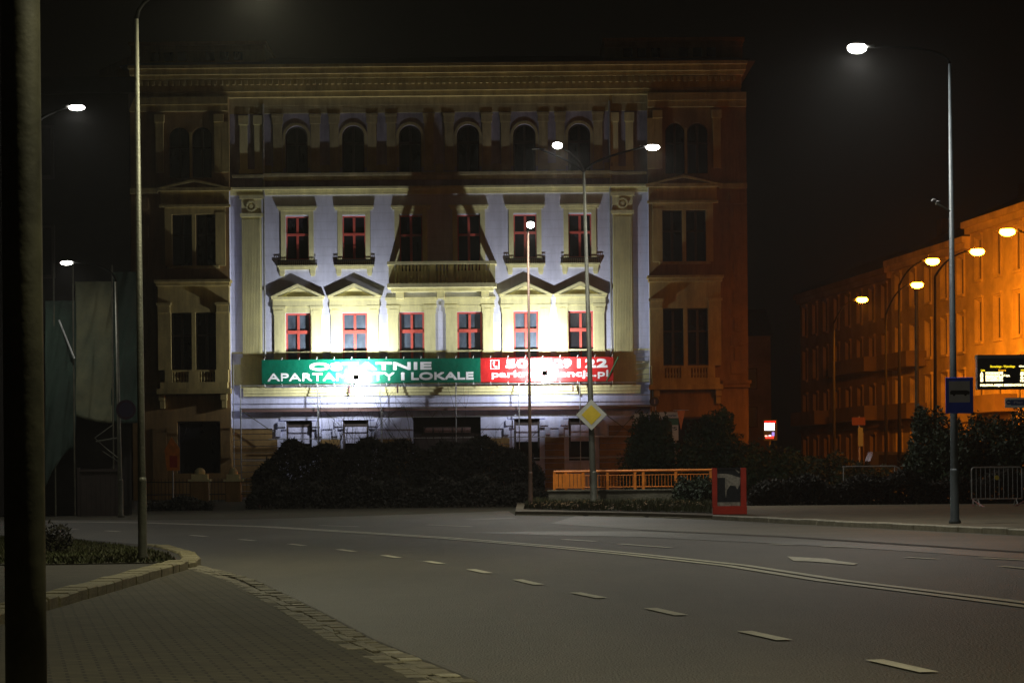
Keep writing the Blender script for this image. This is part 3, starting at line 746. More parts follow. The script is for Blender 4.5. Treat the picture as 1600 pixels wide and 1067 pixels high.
for k, y in enumerate((551,559,568,577,586,594)): rod(b, 993, y+2, 1016, y, .45, r=.018)
b.build('ladder', M['steel'], SCF)
b = MB(); rod(b, 965, 560, 946, 598, .8, .7, r=.035); b.build('brace', M['sign_green'], SCF)
b = MB(); rod(b, 1016, 690, 1016, 548, .5, r=.02); rod(b, 366, 772, 366, 560, .5, r=.02); b.build('standard', M['steel'], SCF)
for x in (545, 711, 893, 620): b = MB(); b.v = []; f = FB(); f.b(x, x+2.4, 601, 613, .47, .52); f.build('coupler', M['board'], SCF)
RS = thing('round_sign', 'small round dark sign fixed to the right end of the scaffolding plank', 'sign', (FX(1019), D-1.4, FZ(631)))
b = MB(); b.tube([(FX(1019), D-1.33, FZ(630.5)), (FX(1019), D-1.36, FZ(630.5))], .24, 20); b.build('plate', M['pole_dark'], RS)
b = MB(); b.tube([(FX(1019), D-1.361, FZ(630.5)), (FX(1019), D-1.37, FZ(630.5))], .17, 20); b.build('face', M['sign_navy'], RS)
b = MB(); b.box(FX(1018.5), FX(1020.5), D-1.385, D-1.372, FZ(634), FZ(627)); b.build('mark', M['sign_pale'], RS)
# ------------------------------------------------------------------ floodlights
LD = 2.3
for n, (x, y, tx) in enumerate(((560.3, 590.5, -.34), (849.5, 586.5, -.16))):
    c = Vector((FX(x), D-LD, FZ(y)))
    fl = thing('floodlight', ['black floodlight on a bent arm in front of the green half of the banner', 'black floodlight on a bent arm in front of the red half of the banner'][n], 'floodlight', c, 'floodlights on the scaffolding')
    aim = Vector((tx, .80, .50)).normalized()
    q = aim.to_track_quat('Y', 'Z').to_matrix().to_4x4(); mm = Matrix.Translation(c) @ q
    b = MB(); b.box(-.13, .13, -.05, .04, -.10, .10); b.box(-.15, .15, .04, .055, -.12, -.10); b.box(-.15, .15, .04, .055, .10, .12)
    for k in range(5): b.box(-.11+k*.05, -.095+k*.05, -.08, -.05, -.08, .08)
    b.build('housing', M['black'], fl, mtx=mm)
    b = MB(); b.box(-.12, .12, .045, .05, -.09, .09); b.build('lens', emat('flood_lens', (.9,.95,1), 60), fl, mtx=mm)
    b = MB(); b.tube([c+Vector((0,-.02,-.1)), c+Vector((-.15,.4,-.35)), Vector((FX(x-14), D-.6, FZ(y+9.5)))], .016, 6); b.tube([Vector((FX(x-14), D-.55, FZ(y+9.5))), Vector((FX(x+24), D-.55, FZ(y+9)))], .022, 6)
    b.build('arm', M['steel'], fl)
    ld = bpy.data.lights.new('flood_beam', 'AREA'); ld.shape = 'RECTANGLE'; ld.size = .24; ld.size_y = .18; ld.energy = FLOOD_W; ld.color = (.93,.97,1)
    lo_ = bpy.data.objects.new('flood_beam', ld); col.objects.link(lo_)
    lo_.parent = fl; lo_.matrix_parent_inverse = wm(fl).inverted()
    lo_.matrix_world = Matrix.Translation(c+aim*.07) @ aim.to_track_quat('-Z', 'Y').to_matrix().to_4x4()
    lo_.location = c+aim*.07; lo_.rotation_euler = aim.to_track_quat('-Z', 'Y').to_euler()
# ------------------------------------------------------------------ street lamps
LENS_LED = 45.0; LENS_SOD = 130.0
def lens_mat(c, s): return emat('lamp_lens', c, s)
CW = (1.0,.98,.88); CS = (1.0,.27,.008)
def head(par, c, d, L, wd, power, cc, drop=.09):
    """lamp head at c pointing along horizontal direction d; lens = shallow glowing bowl underneath, emitting downwards"""
    d = Vector((d[0], d[1], 0)).normalized(); rot = Matrix.Rotation(math.atan2(d.y, d.x), 4, 'Z'); mm = Matrix.Translation(c) @ rot
    zz = drop*.42; b = MB(); b.ell((0,0,zz), L*.42, wd*.42, .06, 14, 4, low=0.0); b.tube([(-L*.9,0,.02),(-L*.4,0,.03)], .03, 8); b.quad(*[(L*.42*math.cos(t*math.pi/7), wd*.42*math.sin(t*math.pi/7), zz) for t in range(14)])
    hd = b.build('lamp_head', M['housing'], par, mtx=mm, smooth=True)
    if power > 0:
        b = MB(); b.ell((0,0,-.01), L*.5, wd*.5, drop*.75, 16, 8, low=-1.0, high=.75)  # oval made oversized, its shape stands in for lamp glare
        b.build('lens', lens_mat(cc, LENS_SOD if cc is CS else LENS_LED), hd, mtx=mm, smooth=True)
        ld = bpy.data.lights.new('lamp_beam', 'AREA'); ld.shape = 'ELLIPSE'; ld.size = L*.7; ld.size_y = wd*.7; ld.energy = power; ld.color = cc
        lo_ = bpy.data.objects.new('lamp_beam', ld); col.objects.link(lo_); lo_.parent = par; lo_.matrix_parent_inverse = wm(par).inverted()
        lo_.location = Vector(c)-Vector((0,0,drop+.01))
        if cc is CS: lo_.rotation_euler = Vector((.60,.34,-.72)).to_track_quat('-Z','Y').to_euler()
def curve_pts(a, b_, c, n=8):
    a, b_, c = Vector(a), Vector(b_), Vector(c); return [a*(1-t)**2+b_*2*t*(1-t)+c*t*t for t in [i/n for i in range(n+1)]]
def lamp_post(name, label, base, top, arms, r0, r1, m, power, cc, L=.42, wd=.24, group='street lamps', z0=0, base_cover=True, drop=.08):
    t = thing(name, label, 'street lamp', base, group)
    b = MB(); b.tube([base, Vector(base)*.9+Vector(top)*.1, top], [r0, r0*.98, r1], 14)
    b.build('pole', m, t, smooth=True)
    if base_cover: b = MB(); b.lathe((base[0],base[1],base[2]), [(r0*1.5,0),(r0*1.5,.05),(r0*1.12,.10),(r0*1.1,1.1),(r0,1.15)], 14); b.build('base_sleeve', m, t, smooth=True)
    for (tip_, lit, mid) in arms:
        tip_ = Vector(tip_); tp = Vector(top)
        if mid is None: mid = (tp.x*.5+tip_.x*.5, tp.y*.5+tip_.y*.5, tip_.z-(tip_.z-tp.z)*.15)
        d = tip_-Vector(mid); d.z = 0
        end = tip_-d.normalized()*L*.6
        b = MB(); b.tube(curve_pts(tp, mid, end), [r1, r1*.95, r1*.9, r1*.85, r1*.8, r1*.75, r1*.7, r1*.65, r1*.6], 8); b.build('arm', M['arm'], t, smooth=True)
        head(t, tip_, d, L, wd, power*lit, cc, drop)
    return t
WP = WHITE_P
# foreground post, whose lamp hangs above the picture
b0 = P(38, 735, 11); b0.z = 0
tp = Vector((b0.x, 11, 8.0))
lamp_post('street_lamp', 'thick dark mottled lamp post close to the camera at the left', b0, tp, [((b0.x+2.6, 12.0, 8.6), 1, None)], .099, .085, M['pole_dark'], 330*WP, (1,.93,.58), base_cover=False)
# left island lamp post: arm and lamp leave the frame at the top
base = G(223, 875, .10); Yl = base.y
lamp_post('street_lamp', 'slim grey lamp post standing in the grass of the kerbed island', base, P(213, 30, Yl), [(P(408, -30, Yl), 1, P(216, -28, Yl))], .056, .030, M['pole'], 400*WP, (1,.94,.62))
# lamp on the far left, post hidden behind the foreground post
bh = P(45, 735, 52); bh.z = 0
lamp_post('street_lamp', 'lamp with a short arm peeping out beside the thick foreground post, upper left', bh, P(52, 195, 52), [(P(120, 168, 52), 1, P(70, 178, 52))], .08, .04, M['pole'], 190*WP, CW, L=.36, wd=.22)
bl = G(189, 808, 0)
lamp_post('street_lamp', 'low street lamp lighting the netted building on the left', bl, P(181, 440, bl.y), [(P(104, 410.5, bl.y), 1, P(176, 412, bl.y))], .07, .035, M['pole_dark'], 80*WP, (1,.97,.88), L=.36, wd=.22)
# right lamp post which also carries the bus stop sign
br_ = G(1492, 818, .11)
lamp_post('street_lamp', 'tall blue grey lamp post carrying the bus stop sign by the far kerb', br_, P(1484, 100, br_.y), [(P(1339, 75, br_.y), 1, P(1478, 70, br_.y))], .085, .032, M['pole_blue'], 520*WP, CW, L=.40, wd=.28, drop=.15)
# central lamp with three arms
bc = G(928, 790, .10)
lamp_post('street_lamp', 'tall lamp post with several arms behind the yellow priority sign', bc, P(912, 268, bc.y),
          [(P(1020, 230, bc.y), .5, P(925, 248, bc.y)), (P(871, 227, bc.y-3.5), 1.3, P(905, 245, bc.y-1.2)), (P(838, 236, bc.y+2), 0, P(895, 252, bc.y+.6))], .11, .045, M['pole'], 420*WP, CW, L=.46, wd=.3, drop=.14)
bt_ = G(829, 793, .10)
lamp_post('street_lamp', 'thin rusty lamp post with a single round light, left of the priority sign', bt_, P(825, 362, bt_.y), [(P(829, 351, bt_.y-1.0), 1, P(826, 352, bt_.y-.2))], .06, .03, M['pole_rust'], 200*WP, CW, L=.27, wd=.25, drop=.14)
# sodium lamps along the side street
SL = [(1347,468,1303,505,122,'sodium lamp farthest down the orange side street'),(1433,445,1384,492,112,'sodium lamp second from the far end of the side street'),
      (1457,408,1405,446,99,'sodium lamp with the large glare in the middle of the side street row'),(1527,393,1461,432,95,'sodium lamp just right of the tall bus stop post'),
      (1574,362,1650,400,87,'largest and nearest sodium lamp at the right edge')]
for lx, ly, px_, py_, Y, lb in SL:
    bb = P(px_, 735, Y); bb.z = 0
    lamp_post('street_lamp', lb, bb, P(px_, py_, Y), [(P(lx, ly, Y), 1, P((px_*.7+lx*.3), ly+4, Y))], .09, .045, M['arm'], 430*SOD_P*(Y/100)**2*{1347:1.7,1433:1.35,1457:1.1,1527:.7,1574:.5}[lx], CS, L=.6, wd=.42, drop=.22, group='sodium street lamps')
mb_ = P(1433, 735, 92); mb_.z = 0
ma = thing('mast', 'plain dark mast without a lamp in front of the orange facades', 'mast', mb_)
b = MB(); b.tube([mb_, P(1432, 456, 92)], [.10,.07], 10); b.build('pole', M['pole_dark'], ma)
b = MB(); b.ell(P(1432,455,92), .09, .09, .06); b.build('cap', M['pole_dark'], ma)
ul = P(1485, 330, br_.y)
u = thing('unlit_lamp', 'small unlit lamp arm clamped to the tall bus stop post', 'lamp', ul)
b = MB(); b.tube([P(1484,330,br_.y-.1), P(1470,322,br_.y-.4), P(1462,319,br_.y-.6)], .018, 6); b.build('arm', M['pole_dark'], u)
head(u, P(1459,318,br_.y-.7), (-1,-.3), .16, .1, 0, CW)
# ------------------------------------------------------------------ priority sign
pc = P(924, 648, bc.y-.22)
ps = thing('priority_sign', 'diamond shaped yellow and white priority road sign on the central lamp post', 'road sign', pc)
def diamond(r, y0, y1, m, name, par, c=pc):
    b = MB(); b.prism([(c.x+r*math.cos(t), c.z+r*math.sin(t)) for t in (0, math.pi/2, math.pi, 3*math.pi/2)], y0, y1); return b.build(name, m, par)
diamond(.53, pc.y-.01, pc.y+.01, M['black'], 'rim', ps); diamond(.515, pc.y-.016, pc.y-.011, mat('dirty_white', (.42,.42,.36), .5, .15, 4), 'white_face', ps); diamond(.33, pc.y-.022, pc.y-.017, M['sign_yellow'], 'yellow_face', ps)  # white face toned greyer than the other white signs
b = MB(); b.box(pc.x-.15, pc.x+.2, pc.y+.01, pc.y+.12, pc.z-.03, pc.z+.03); b.build('bracket', M['steel'], ps)
# ------------------------------------------------------------------ bus stop sign on the post
Yb = br_.y-.16
bs = thing('bus_stop_sign', 'blue bus stop sign with a pale field and dark bus emblem', 'sign', P(1498, 617, Yb))
a, c = P(1477, 590, Yb), P(1520, 645, Yb)
def rect(b, x0, y0, x1, y1, Y, th): p, q = P(x0,y0,Y), P(x1,y1,Y); b.box(p.x, q.x, Y-th, Y, q.z, p.z)
b = MB(); rect(b, 1477, 590, 1520.5, 645.5, Yb, .03); b.build('plate', M['sign_blue'], bs, bevel=.006)
b = MB(); rect(b, 1482.5, 595.5, 1515.5, 628.5, Yb-.031, .004); b.build('pale_field', M['sign_pale'], bs)
bz = P(1499, 614, Yb); b = MB(); y = Yb-.036
b.prism([(bz.x-.20,bz.z-.03),(bz.x+.20,bz.z-.03),(bz.x+.205,bz.z+.03),(bz.x+.15,bz.z+.055),(bz.x-.17,bz.z+.055),(bz.x-.20,bz.z+.03)], y-.004, y)
for s in (-.12,.12): b.tube([(bz.x+s,y-.004,bz.z-.035),(bz.x+s,y,bz.z-.035)], .028, 12)
b.build('bus_emblem', M['black'], bs)
b = MB(); b.box(bs.location.x-.1, bs.location.x+.02, Yb, Yb+.1, bs.location.z-.2, bs.location.z+.2); b.build('bracket', M['steel'], bs)
# ------------------------------------------------------------------ departure board
Yd = 66
db = thing('departure_board', 'lit yellow and white bus departure board in a dark case at the right edge', 'display', P(1640, 780, Yd))
b = MB(); rect(b, 1527, 556, 1700, 607, Yd, .0); b = MB(); p, q = P(1527,560,Yd), P(1700,607,Yd); b.box(p.x, q.x, Yd, Yd+.3, q.z, p.z); b.build('case', M['black'], db, bevel=.01)
b = MB(); b.box(p.x, q.x, Yd+.02, Yd+.34, p.z+.002, p.z+.10); b.build('top_cover', M['housing'], db)
b = MB(); pp = P(1650, 700, Yd); b.tube([(pp.x,Yd+.2,0.1),(pp.x,Yd+.2,p.z)], .08, 12); b.build('post', M['pole'], db)
EW = emat('led_white', (1,.83,.42), 3.2); EY = emat('led_yellow', (1,.75,.02), 1.3); EO = emat('led_orange', (1,.45,.01), 1.1)
def dtext(s, x0, y0, x1, y1, m, bold=.05):
    a, c = P(x0,y0,Yd), P(x1,y1,Yd); text(s, (a.x, c.x, c.z, a.z), Yd-.004, m, db, 'display_text', bold, .004)
dtext('Słowackiego - Wysockiego', 1547, 570.8, 1586, 575, EY, .03); dtext('Linia', 1532.5, 577, 1539, 580, EY); dtext('Kierunek', 1560, 577, 1572, 580, EO)
dtext('Odjazd', 1592, 571, 1612, 574, EW); dtext('min', 1595, 576.5, 1605, 579.5, EY)
rows = [('A','PODZAMCZE','5'),('12','PIASKOWA GÓRA','7'),('2','DWORZEC PKP','9'),('8','SOBIĘCIN','12')]
for k, (l, s_, m_) in enumerate(rows):
    y = 581.2+k*3.9
    dtext(l, 1531.5, y, 1536.3, y+3.4, EW, .06); dtext(s_, 1540, y, 1578 if k == 1 else 1567, y+3.4, EW, .06); dtext(m_, 1594, y, 1600, y+3.4, EW, .06)
dtext('POŁOWA MIEJSC SIEDZĄCYCH LUB PONAD', 1531.5, 600, 1625, 603.8, EW, .06)
Ys = Yd+.05
ss = thing('stop_name_sign', 'white stop name plate with a blue strip and round emblem under the departure board', 'sign', P(1640, 629, Ys))
b = MB(); rect(b, 1570, 621.5, 1690, 636, Ys, .03); b.build('plate', M['sign_white'], ss)
b = MB(); rect(b, 1579, 624.5, 1690, 632.3, Ys-.031, .004); b.build('strip', M['sign_navy'], ss)
cc_ = P(1576, 628.5, Ys-.034); b = MB(); b.tube([cc_, cc_+Vector((0,-.004,0))], .075, 18); b.build('emblem', M['sign_navy'], ss)
b = MB(); c2 = P(1576,628.5,Ys-.039); b.box(c2.x-.04,c2.x+.04,c2.y-.003,c2.y,c2.z-.01,c2.z+.012); b.build('emblem_bar', M['sign_white'], ss)
a, c = P(1584,626.5,Ys-.035), P(1598,630.5,Ys-.035); text('Plac', (a.x,c.x,c.z,a.z), Ys-.036, M['sign_pale'], ss)
# ------------------------------------------------------------------ crowd barriers
def barrier(x0, x1, y0, y1, Y, label):
    A, B_ = P(x0, y0, Y), P(x1, y1, Y); t = thing('crowd_barrier', label, 'barrier', ((A.x+B_.x)/2, Y, .115), 'crowd barriers by the bus stop')
    zt, zb = A.z, .115+.22; w_ = B_.x-A.x
    b = MB(); r = .07
    pts = [(A.x, Y, zb), (A.x, Y, zt-r), (A.x+r*.3, Y, zt-r*.3), (A.x+r, Y, zt), (B_.x-r, Y, zt), (B_.x-r*.3, Y, zt-r*.3), (B_.x, Y, zt-r), (B_.x, Y, zb), (A.x, Y, zb)]
    b.tube(pts, .021, 8); b.build('frame', M['steel'], t)
    b = MB(); n = max(3, int(w_/.125))
    for k in range(1, n): b.tube([(A.x+w_*k/n, Y, zb), (A.x+w_*k/n, Y, zt)], .009, 6)
    b.build('bars', M['steel'], t)
    for s in (.12, .88):
        b = MB(); X = A.x+w_*s; b.tube([(X, Y-.3, .13), (X, Y-.1, .3), (X, Y, zb), (X, Y+.1, .3), (X, Y+.3, .13)], .018, 6); b.build('foot', M['steel'], t)
    b = MB(); q = P((x0+x1)/2, y0+16, Y-.03); b.tube([q, q+Vector((0,-.01,0))], .07, 14); b.build('reflector', M['sign_yellow'], t)
barrier(1518, 1597, 730, 790, 70, 'grey crowd barrier left of the pair at the right edge')
barrier(1601, 1690, 729, 790, 70.3, 'grey crowd barrier cut off by the right edge of the photo')
b = MB(); pts = [P(1519,779,69.6), P(1528,785,69.5), P(1540,792,69.2), P(1553,796,69), P(1566,797,69), P(1580,793,69.2), P(1592,786,69.5), P(1603,780,69.8)]
for p_, q_ in zip(pts, pts[1:]): b.quad(p_, q_, q_-Vector((0,.01,.045)), p_-Vector((0,.01,.045)))
b.quad(pts[0], pts[0]+Vector((.04,0,0)), pts[0]+Vector((.05,-.02,-.38)), pts[0]+Vector((0,-.02,-.38)))
o = b.build('warning_tape', M['tape']); so = o.modifiers.new('t','SOLIDIFY'); so.thickness = .003; tag(o, 'loose red and white warning tape sagging under the crowd barrier', 'tape')
# small rail loop further back
rl = thing('railing', 'pale bent tube railing behind the low hedge left of the bus stop', 'railing', P(1395, 760, 78))
b = MB(); b.tube([P(1375,728,78), P(1398,728,78), P(1405,731,78), P(1407,738,78), P(1404,756,78)], .022, 8); b.tube([P(1398,728,78), P(1398,756,78)], .02, 8); b.tube([P(1316,729,78), P(1330,728.5,78), P(1375,728,78)], .018, 8)
b.build('tube', M['steel'], rl)
b = MB(); b.tube([P(1318,729,78), P(1318,760,78)], .02, 8); b.tube([P(1404,756,78), P(1404,766,78)], .02, 8); b.build('post', M['steel'], rl)
# ------------------------------------------------------------------ advert frame
bA = G(1139, 803, .12); Ya = bA.y
adv = thing('advertising_stand', 'red framed standing poster board on the verge with a dark poster', 'poster stand', bA)
b = MB(); rect(b, 1112, 731, 1120.5, 793, Ya, .10); rect(b, 1156.5, 730.5, 1166, 793, Ya, .10); rect(b, 1113, 790.5, 1166.5, 803, Ya+.02, .14); b.build('frame', M['red'], adv, bevel=.01)
b = MB(); rect(b, 1120.5, 731.5, 1156.5, 790.5, Ya-.02, .03); b.build('poster', M['poster_dark'], adv)
b = MB(); rect(b, 1121, 784.5, 1156, 790, Ya-.052, .003); rect(b, 1121, 740, 1135, 746, Ya-.052, .003)
def pp_(x, y): q = P(x, y, Ya-.055); return (q.x, q.z)
b.prism([pp_(*q) for q in ((1133,740),(1142,741),(1150,744),(1157,746),(1156,757),(1152,764),(1149,759),(1141,758),(1136,765),(1134,778),(1133,766))], Ya-.058, Ya-.055)
b.prism([pp_(*q) for q in ((1146,731),(1149,732),(1156,738),(1154,739))], Ya-.058, Ya-.055)
b.build('poster_print', M['poster_pale'], adv)
b = MB(); rect(b, 1121, 731, 1156, 733, Ya-.01, .08); b.build('top_rail', M['poster_dark'], adv)
# ------------------------------------------------------------------ retaining wall and orange guard rail
bw = G(930, 790, .10); Yw = bw.y+1.4
rw = MB(); A, B_ = P(857, 768, Yw), P(1125, 766, Yw); rw.box(A.x, B_.x, Yw, Yw+.35, 0, A.z); rw.box(A.x-.04, B_.x+.04, Yw-.05, Yw+.4, A.z, A.z+.06)
tag(rw.build('retaining_wall', M['concrete'], bevel=.01), 'low grey concrete wall under the orange guard rail', 'wall')
gd = thing('guard_railing', 'orange painted steel guard rail on top of the low concrete wall', 'railing', (A.x+3, Yw+.1, A.z+.06)); Yg = Yw+.12
zt_ = P(865, 737, Yg).z; zl = A.z+.06
Xs = lambda px: P(px, 740, Yg).x
b = MB(); b.tube([(Xs(865),Yg,zt_),(Xs(1118),Yg,zt_+.02)], .045, 10); b.build('top_rail', M['orange'], gd)
b = MB(); b.tube([(Xs(865),Yg,zl+.08),(Xs(1118),Yg,zl+.08)], .02, 8); b.tube([(Xs(910),Yg,zt_-.14),(Xs(1118),Yg,zt_-.12)], .016, 8); b.build('lower_rail', M['orange'], gd)
for px in (866, 884, 911, 949, 992, 1005, 1056, 1110): b = MB(); b.box(Xs(px)-.045, Xs(px)+.045, Yg-.03, Yg+.03, zl, zt_); b.build('post', M['orange'], gd)
b = MB()
for k in range(8): b.box(Xs(867)+k*.128, Xs(867)+k*.128+.11, Yg-.045, Yg-.032, zl+.05, zt_-.07)
b.build('infill_panel', M['orange'], gd)
b = MB(); x = 914
while x < 1118: b.tube([(Xs(x),Yg,zl+.08),(Xs(x),Yg,zt_-.13)], .011, 6); x += 5
b.build('bars', M['orange'], gd)
# ------------------------------------------------------------------ vegetation
def leaves(b, c, rx, ry, rz, n, ls, flat=0.0, seed=None, pw=.33):
    for _ in range(n):
        while True:
            u = Vector((random.gauss(0,1), random.gauss(0,1), random.gauss(0,1)))
            if u.length > .01: break
        u.normalize(); rr = random.random()**pw
        lump = 1+.16*math.sin(u.x*7+c[0]*3)+.13*math.sin(u.z*9+u.y*5+c[1])
        p = Vector((c[0]+u.x*rx*rr*lump, c[1]+u.y*ry*rr*lump, c[2]+u.z*rz*rr*lump))
        if p.z < .05: continue
        d = Vector((random.uniform(-1,1), random.uniform(-1,1), random.uniform(-.6,1))).normalized(); e = d.cross(Vector((random.uniform(-1,1),random.uniform(-1,1),random.uniform(-1,1)))).normalized()
        l = ls*random.uniform(.6,1.4); b.quad(p-e*l*.35, p+d*l*.5-e*l*.1, p+d*l, p+e*l*.35)
def shrub(name, label, cat, blobs, m, stem, ls=.14, group=None):
    base = Vector((blobs[0][0], blobs[0][1], 0)); t = thing(name, label, cat, base, group)
    b = MB()
    for (x, y, z, rx, ry, rz, n) in blobs: leaves(b, (x,y,z), rx, ry, rz, n, ls)
    b.build('foliage', m, t)
    b = MB()
    for (x, y, z, rx, ry, rz, n) in blobs: b.tube([(base.x+(x-base.x)*.5, base.y, 0), (x, y, z), (x, y, z+rz*.6)], [stem, stem*.6, stem*.2], 6)
    b.build('stem', M['twig'], t)
    return t
def blob(px, py, rpx, rpy, Y, n, ry=None):
    c = P(px, py, Y); s = Y/F; return (c.x, Y, c.z, rpx*s, (ry or rpx*s), rpy*s, n)
# conifers in front of the right wing
shrub('evergreen_bush', 'bushy dark evergreen in front of the white shop signs', 'bush', [blob(1012,715,34,62,100,5000,1.0), blob(995,735,30,55,99,2500,1.0), blob(1038,722,26,56,99,3000,1.0), blob(1006,668,10,22,99.5,700,.4), blob(1040,672,8,22,99.5,600,.4), blob(1023,664,7,20,99.5,500,.4)], M['leaf_conifer'], .1, group='evergreens in front of the building')
shrub('evergreen_bush', 'large dark evergreen right of the orange pennant', 'bush', [blob(1115,715,45,66,98,7000,1.2), blob(1150,735,40,55,97,4000,1.1), blob(1085,735,30,50,97,2500,1.1), blob(1130,662,16,24,98,900,.5), blob(1105,668,10,22,98,600,.4)], M['leaf_conifer'], .12, group='evergreens in front of the building')
shrub('evergreen_bush', 'low spreading bush between the large evergreen and the lit red sign', 'bush', [blob(1195,740,40,42,95,4000,1.1), blob(1240,745,45,38,94,4500,1.2)], M['leaf_conifer'], .08, group='evergreens in front of the building')
shrub('evergreen_bush', 'wide dark bush under the small street sign in the side street', 'bush', [blob(1300,748,50,38,92,4500,1.2), blob(1350,755,45,32,90,3500,1.1)], M['leaf_dark'], .08, group='evergreens in front of the building')
shrub('evergreen_bush', 'tall dark bush behind the blue bus stop sign', 'bush', [blob(1455,715,38,72,80,5000,1.0), blob(1490,722,40,60,79,5000,1.0), blob(1432,735,22,45,79,1800,.8), blob(1440,660,14,26,80,600,.5)], M['leaf_dark'], .08, group='bushes by the bus stop')
shrub('evergreen_bush', 'dark bush behind the crowd barrier at the right edge', 'bush', [blob(1540,712,40,62,80,5000,1.0), blob(1590,705,45,60,79,6000,1.0), blob(1640,715,40,60,79,3000,1.0)], M['leaf_dark'], .08, group='bushes by the bus stop')
shrub('evergreen_bush', 'round dark bush hiding the right end of the orange guard rail', 'bush', [blob(1078,772,30,26,bw.y-1.5,3500,.6), blob(1102,768,20,24,bw.y-1.2,1500,.5)], M['leaf_dark'], .05, ls=.10)
def hedge(label, px0, px1, pyt, Y, dep, n, m, ls=.12, rag=.25):
    A, B_ = P(px0, pyt, Y), P(px1, pyt, Y); b = MB(); t = thing('hedge', label, 'hedge', ((A.x+B_.x)/2, Y, 0))
    for _ in range(n):
        x = random.uniform(A.x, B_.x); h = A.z+rag*math.sin(x*1.7+Y)*.5+rag*.5*math.sin(x*4.1)
        h *= min(1.0, .35+((min(x-A.x, B_.x-x)+.05)/1.6)**.5*.65)
        f = random.random()
        if f < .55: y, z = Y+random.uniform(-.1,.15), random.uniform(0, h)
        elif f < .8: y, z = Y+random.uniform(0,dep), h+random.uniform(-.12,.08)
        else: y, z = Y+random.uniform(0,dep), random.uniform(.05,h)
        d = Vector((random.uniform(-1,1), random.uniform(-1,1), random.uniform(-.6,1))).normalized(); e = d.cross(Vector((random.uniform(-1,1),random.uniform(-1,1),random.uniform(-1,1)))).normalized()
        l = ls*random.uniform(.6,1.5); p = Vector((x,y,z)); b.quad(p-e*l*.35, p+d*l*.5-e*l*.1, p+d*l, p+e*l*.35)
    b.build('foliage', m, t)
    x = A.x+.3
    while x < B_.x: b = MB(); b.tube([(x,Y+dep/2,0),(x+random.uniform(-.2,.2),Y+dep/2,A.z*.85)], .03, 5); b.build('stem', M['twig'], t); x += .9
hedge('clipped low dark hedge along the pavement between the red poster stand and the bus stop', 1170, 1700, 752, 75, 1.0, 22000, M['leaf_hedge'])
hedge('long dark brown hedge in front of the scaffolded ground floor', 395, 850, 699, 92, 1.5, 26000, M['leaf_hedge'], .16, .30)
hedge('dark low hedge at the foot of the left wing by the gate pillars', 232, 330, 783, 84, .8, 5000, M['leaf_hedge'], .12, .15)
hedge('low dark hedge right of the gate pillars, in front of the long hedge', 385, 858, 758, 86, .8, 14000, M['leaf_hedge'], .12, .3)
def bare(label, px, Y, top, spread, n, seed):
    rnd = random.Random(seed); base = P(px, 735, Y); base.z = 0; t = thing('bare_shrub', label, 'shrub', base, 'leafless shrubs in front of the facade'); H = P(px, top, Y).z
    b = MB()
    def grow(p, d, L, r, lv):
        pts = [p]; q = p
        for k in range(4):
            d = (d+Vector((rnd.uniform(-.22,.22), rnd.uniform(-.2,.2), rnd.uniform(-.02,.10)))).normalized(); q = q+d*L/4; pts.append(q)
        b.tube(pts, [r*(1-.18*k) for k in range(5)], 5)
        if lv > 0:
            for _ in range(3):
                s_ = rnd.randint(1,4); grow(pts[s_], (d+Vector((rnd.uniform(-.9,.9), rnd.uniform(-.6,.6), rnd.uniform(-.1,.4)))).normalized(), L*rnd.uniform(.4,.65), r*.55, lv-1)
    for k in range(n):
        a = rnd.uniform(-1,1); d = Vector((a*spread, rnd.uniform(-.4,.4), 1)).normalized()
        grow(base+Vector((a*.35,rnd.uniform(-.2,.2),0)), d, H*rnd.uniform(.55,.85), .022, 2)
    b.build('branches', M['twig'], t)
bare('leafless shrub silhouetted in front of the second ground floor window', 545, 96, 622, .38, 12, 3)
bare('leafless shrub silhouetted in front of the dark shop door', 680, 96, 618, .40, 14, 5)
bare('small leafless shrub left of the thin rusty lamp post', 775, 97, 655, .35, 7, 9)
vg = [Vector((P(828,790,78).x,74.5,0)), Vector((P(1000,800,70).x,68.8,0)), Vector((P(1110,800,68).x,67.2,0)), Vector((P(1112,790,76).x,80,0)), Vector((P(840,790,82).x,84,0))]
vgp = pline([(818,801),(900,803.5),(1000,805.5),(1112,808.5),(1112,790),(1060,786),(850,787),(830,792)])
b = MB(); b.slab(vgp, .0, .14); struct(b.build('verge', M['soil']))
grass(vgp, 11000, .22, .14, M['grass'], 'grass', 'rough grass on the verge below the orange guard rail', .02, .5)
b = MB()
for _ in range(900):
    while True:
        x = random.uniform(0, 9); y = random.uniform(66, 95)
        if inside((x,y), vgp): break
    r = random.uniform(.03,.07); a = random.uniform(0,6.28); z = .15+random.uniform(0,.12)
    if random.random() > math.exp(-x*.25)*1.4: continue
    b.quad((x-r,y-r,z),(x+r,y-r*.6,z+.03),(x+r*.8,y+r,z+.05),(x-r*.7,y+r,z+.01))
tag(b.build('fallen_leaves', M['dead_leaf']), 'brown fallen leaves scattered in the rough verge grass', 'leaves', kind='stuff')
# little heap at the left end of the island
shrub('low_plant', 'small dark withered plant at the left end of the island grass', 'plant', [tuple(list(P(88,834,36)[:1])+[36.0, .32, .28, .2, .22, 500])], M['leaf_hedge'], .01, ls=.06)
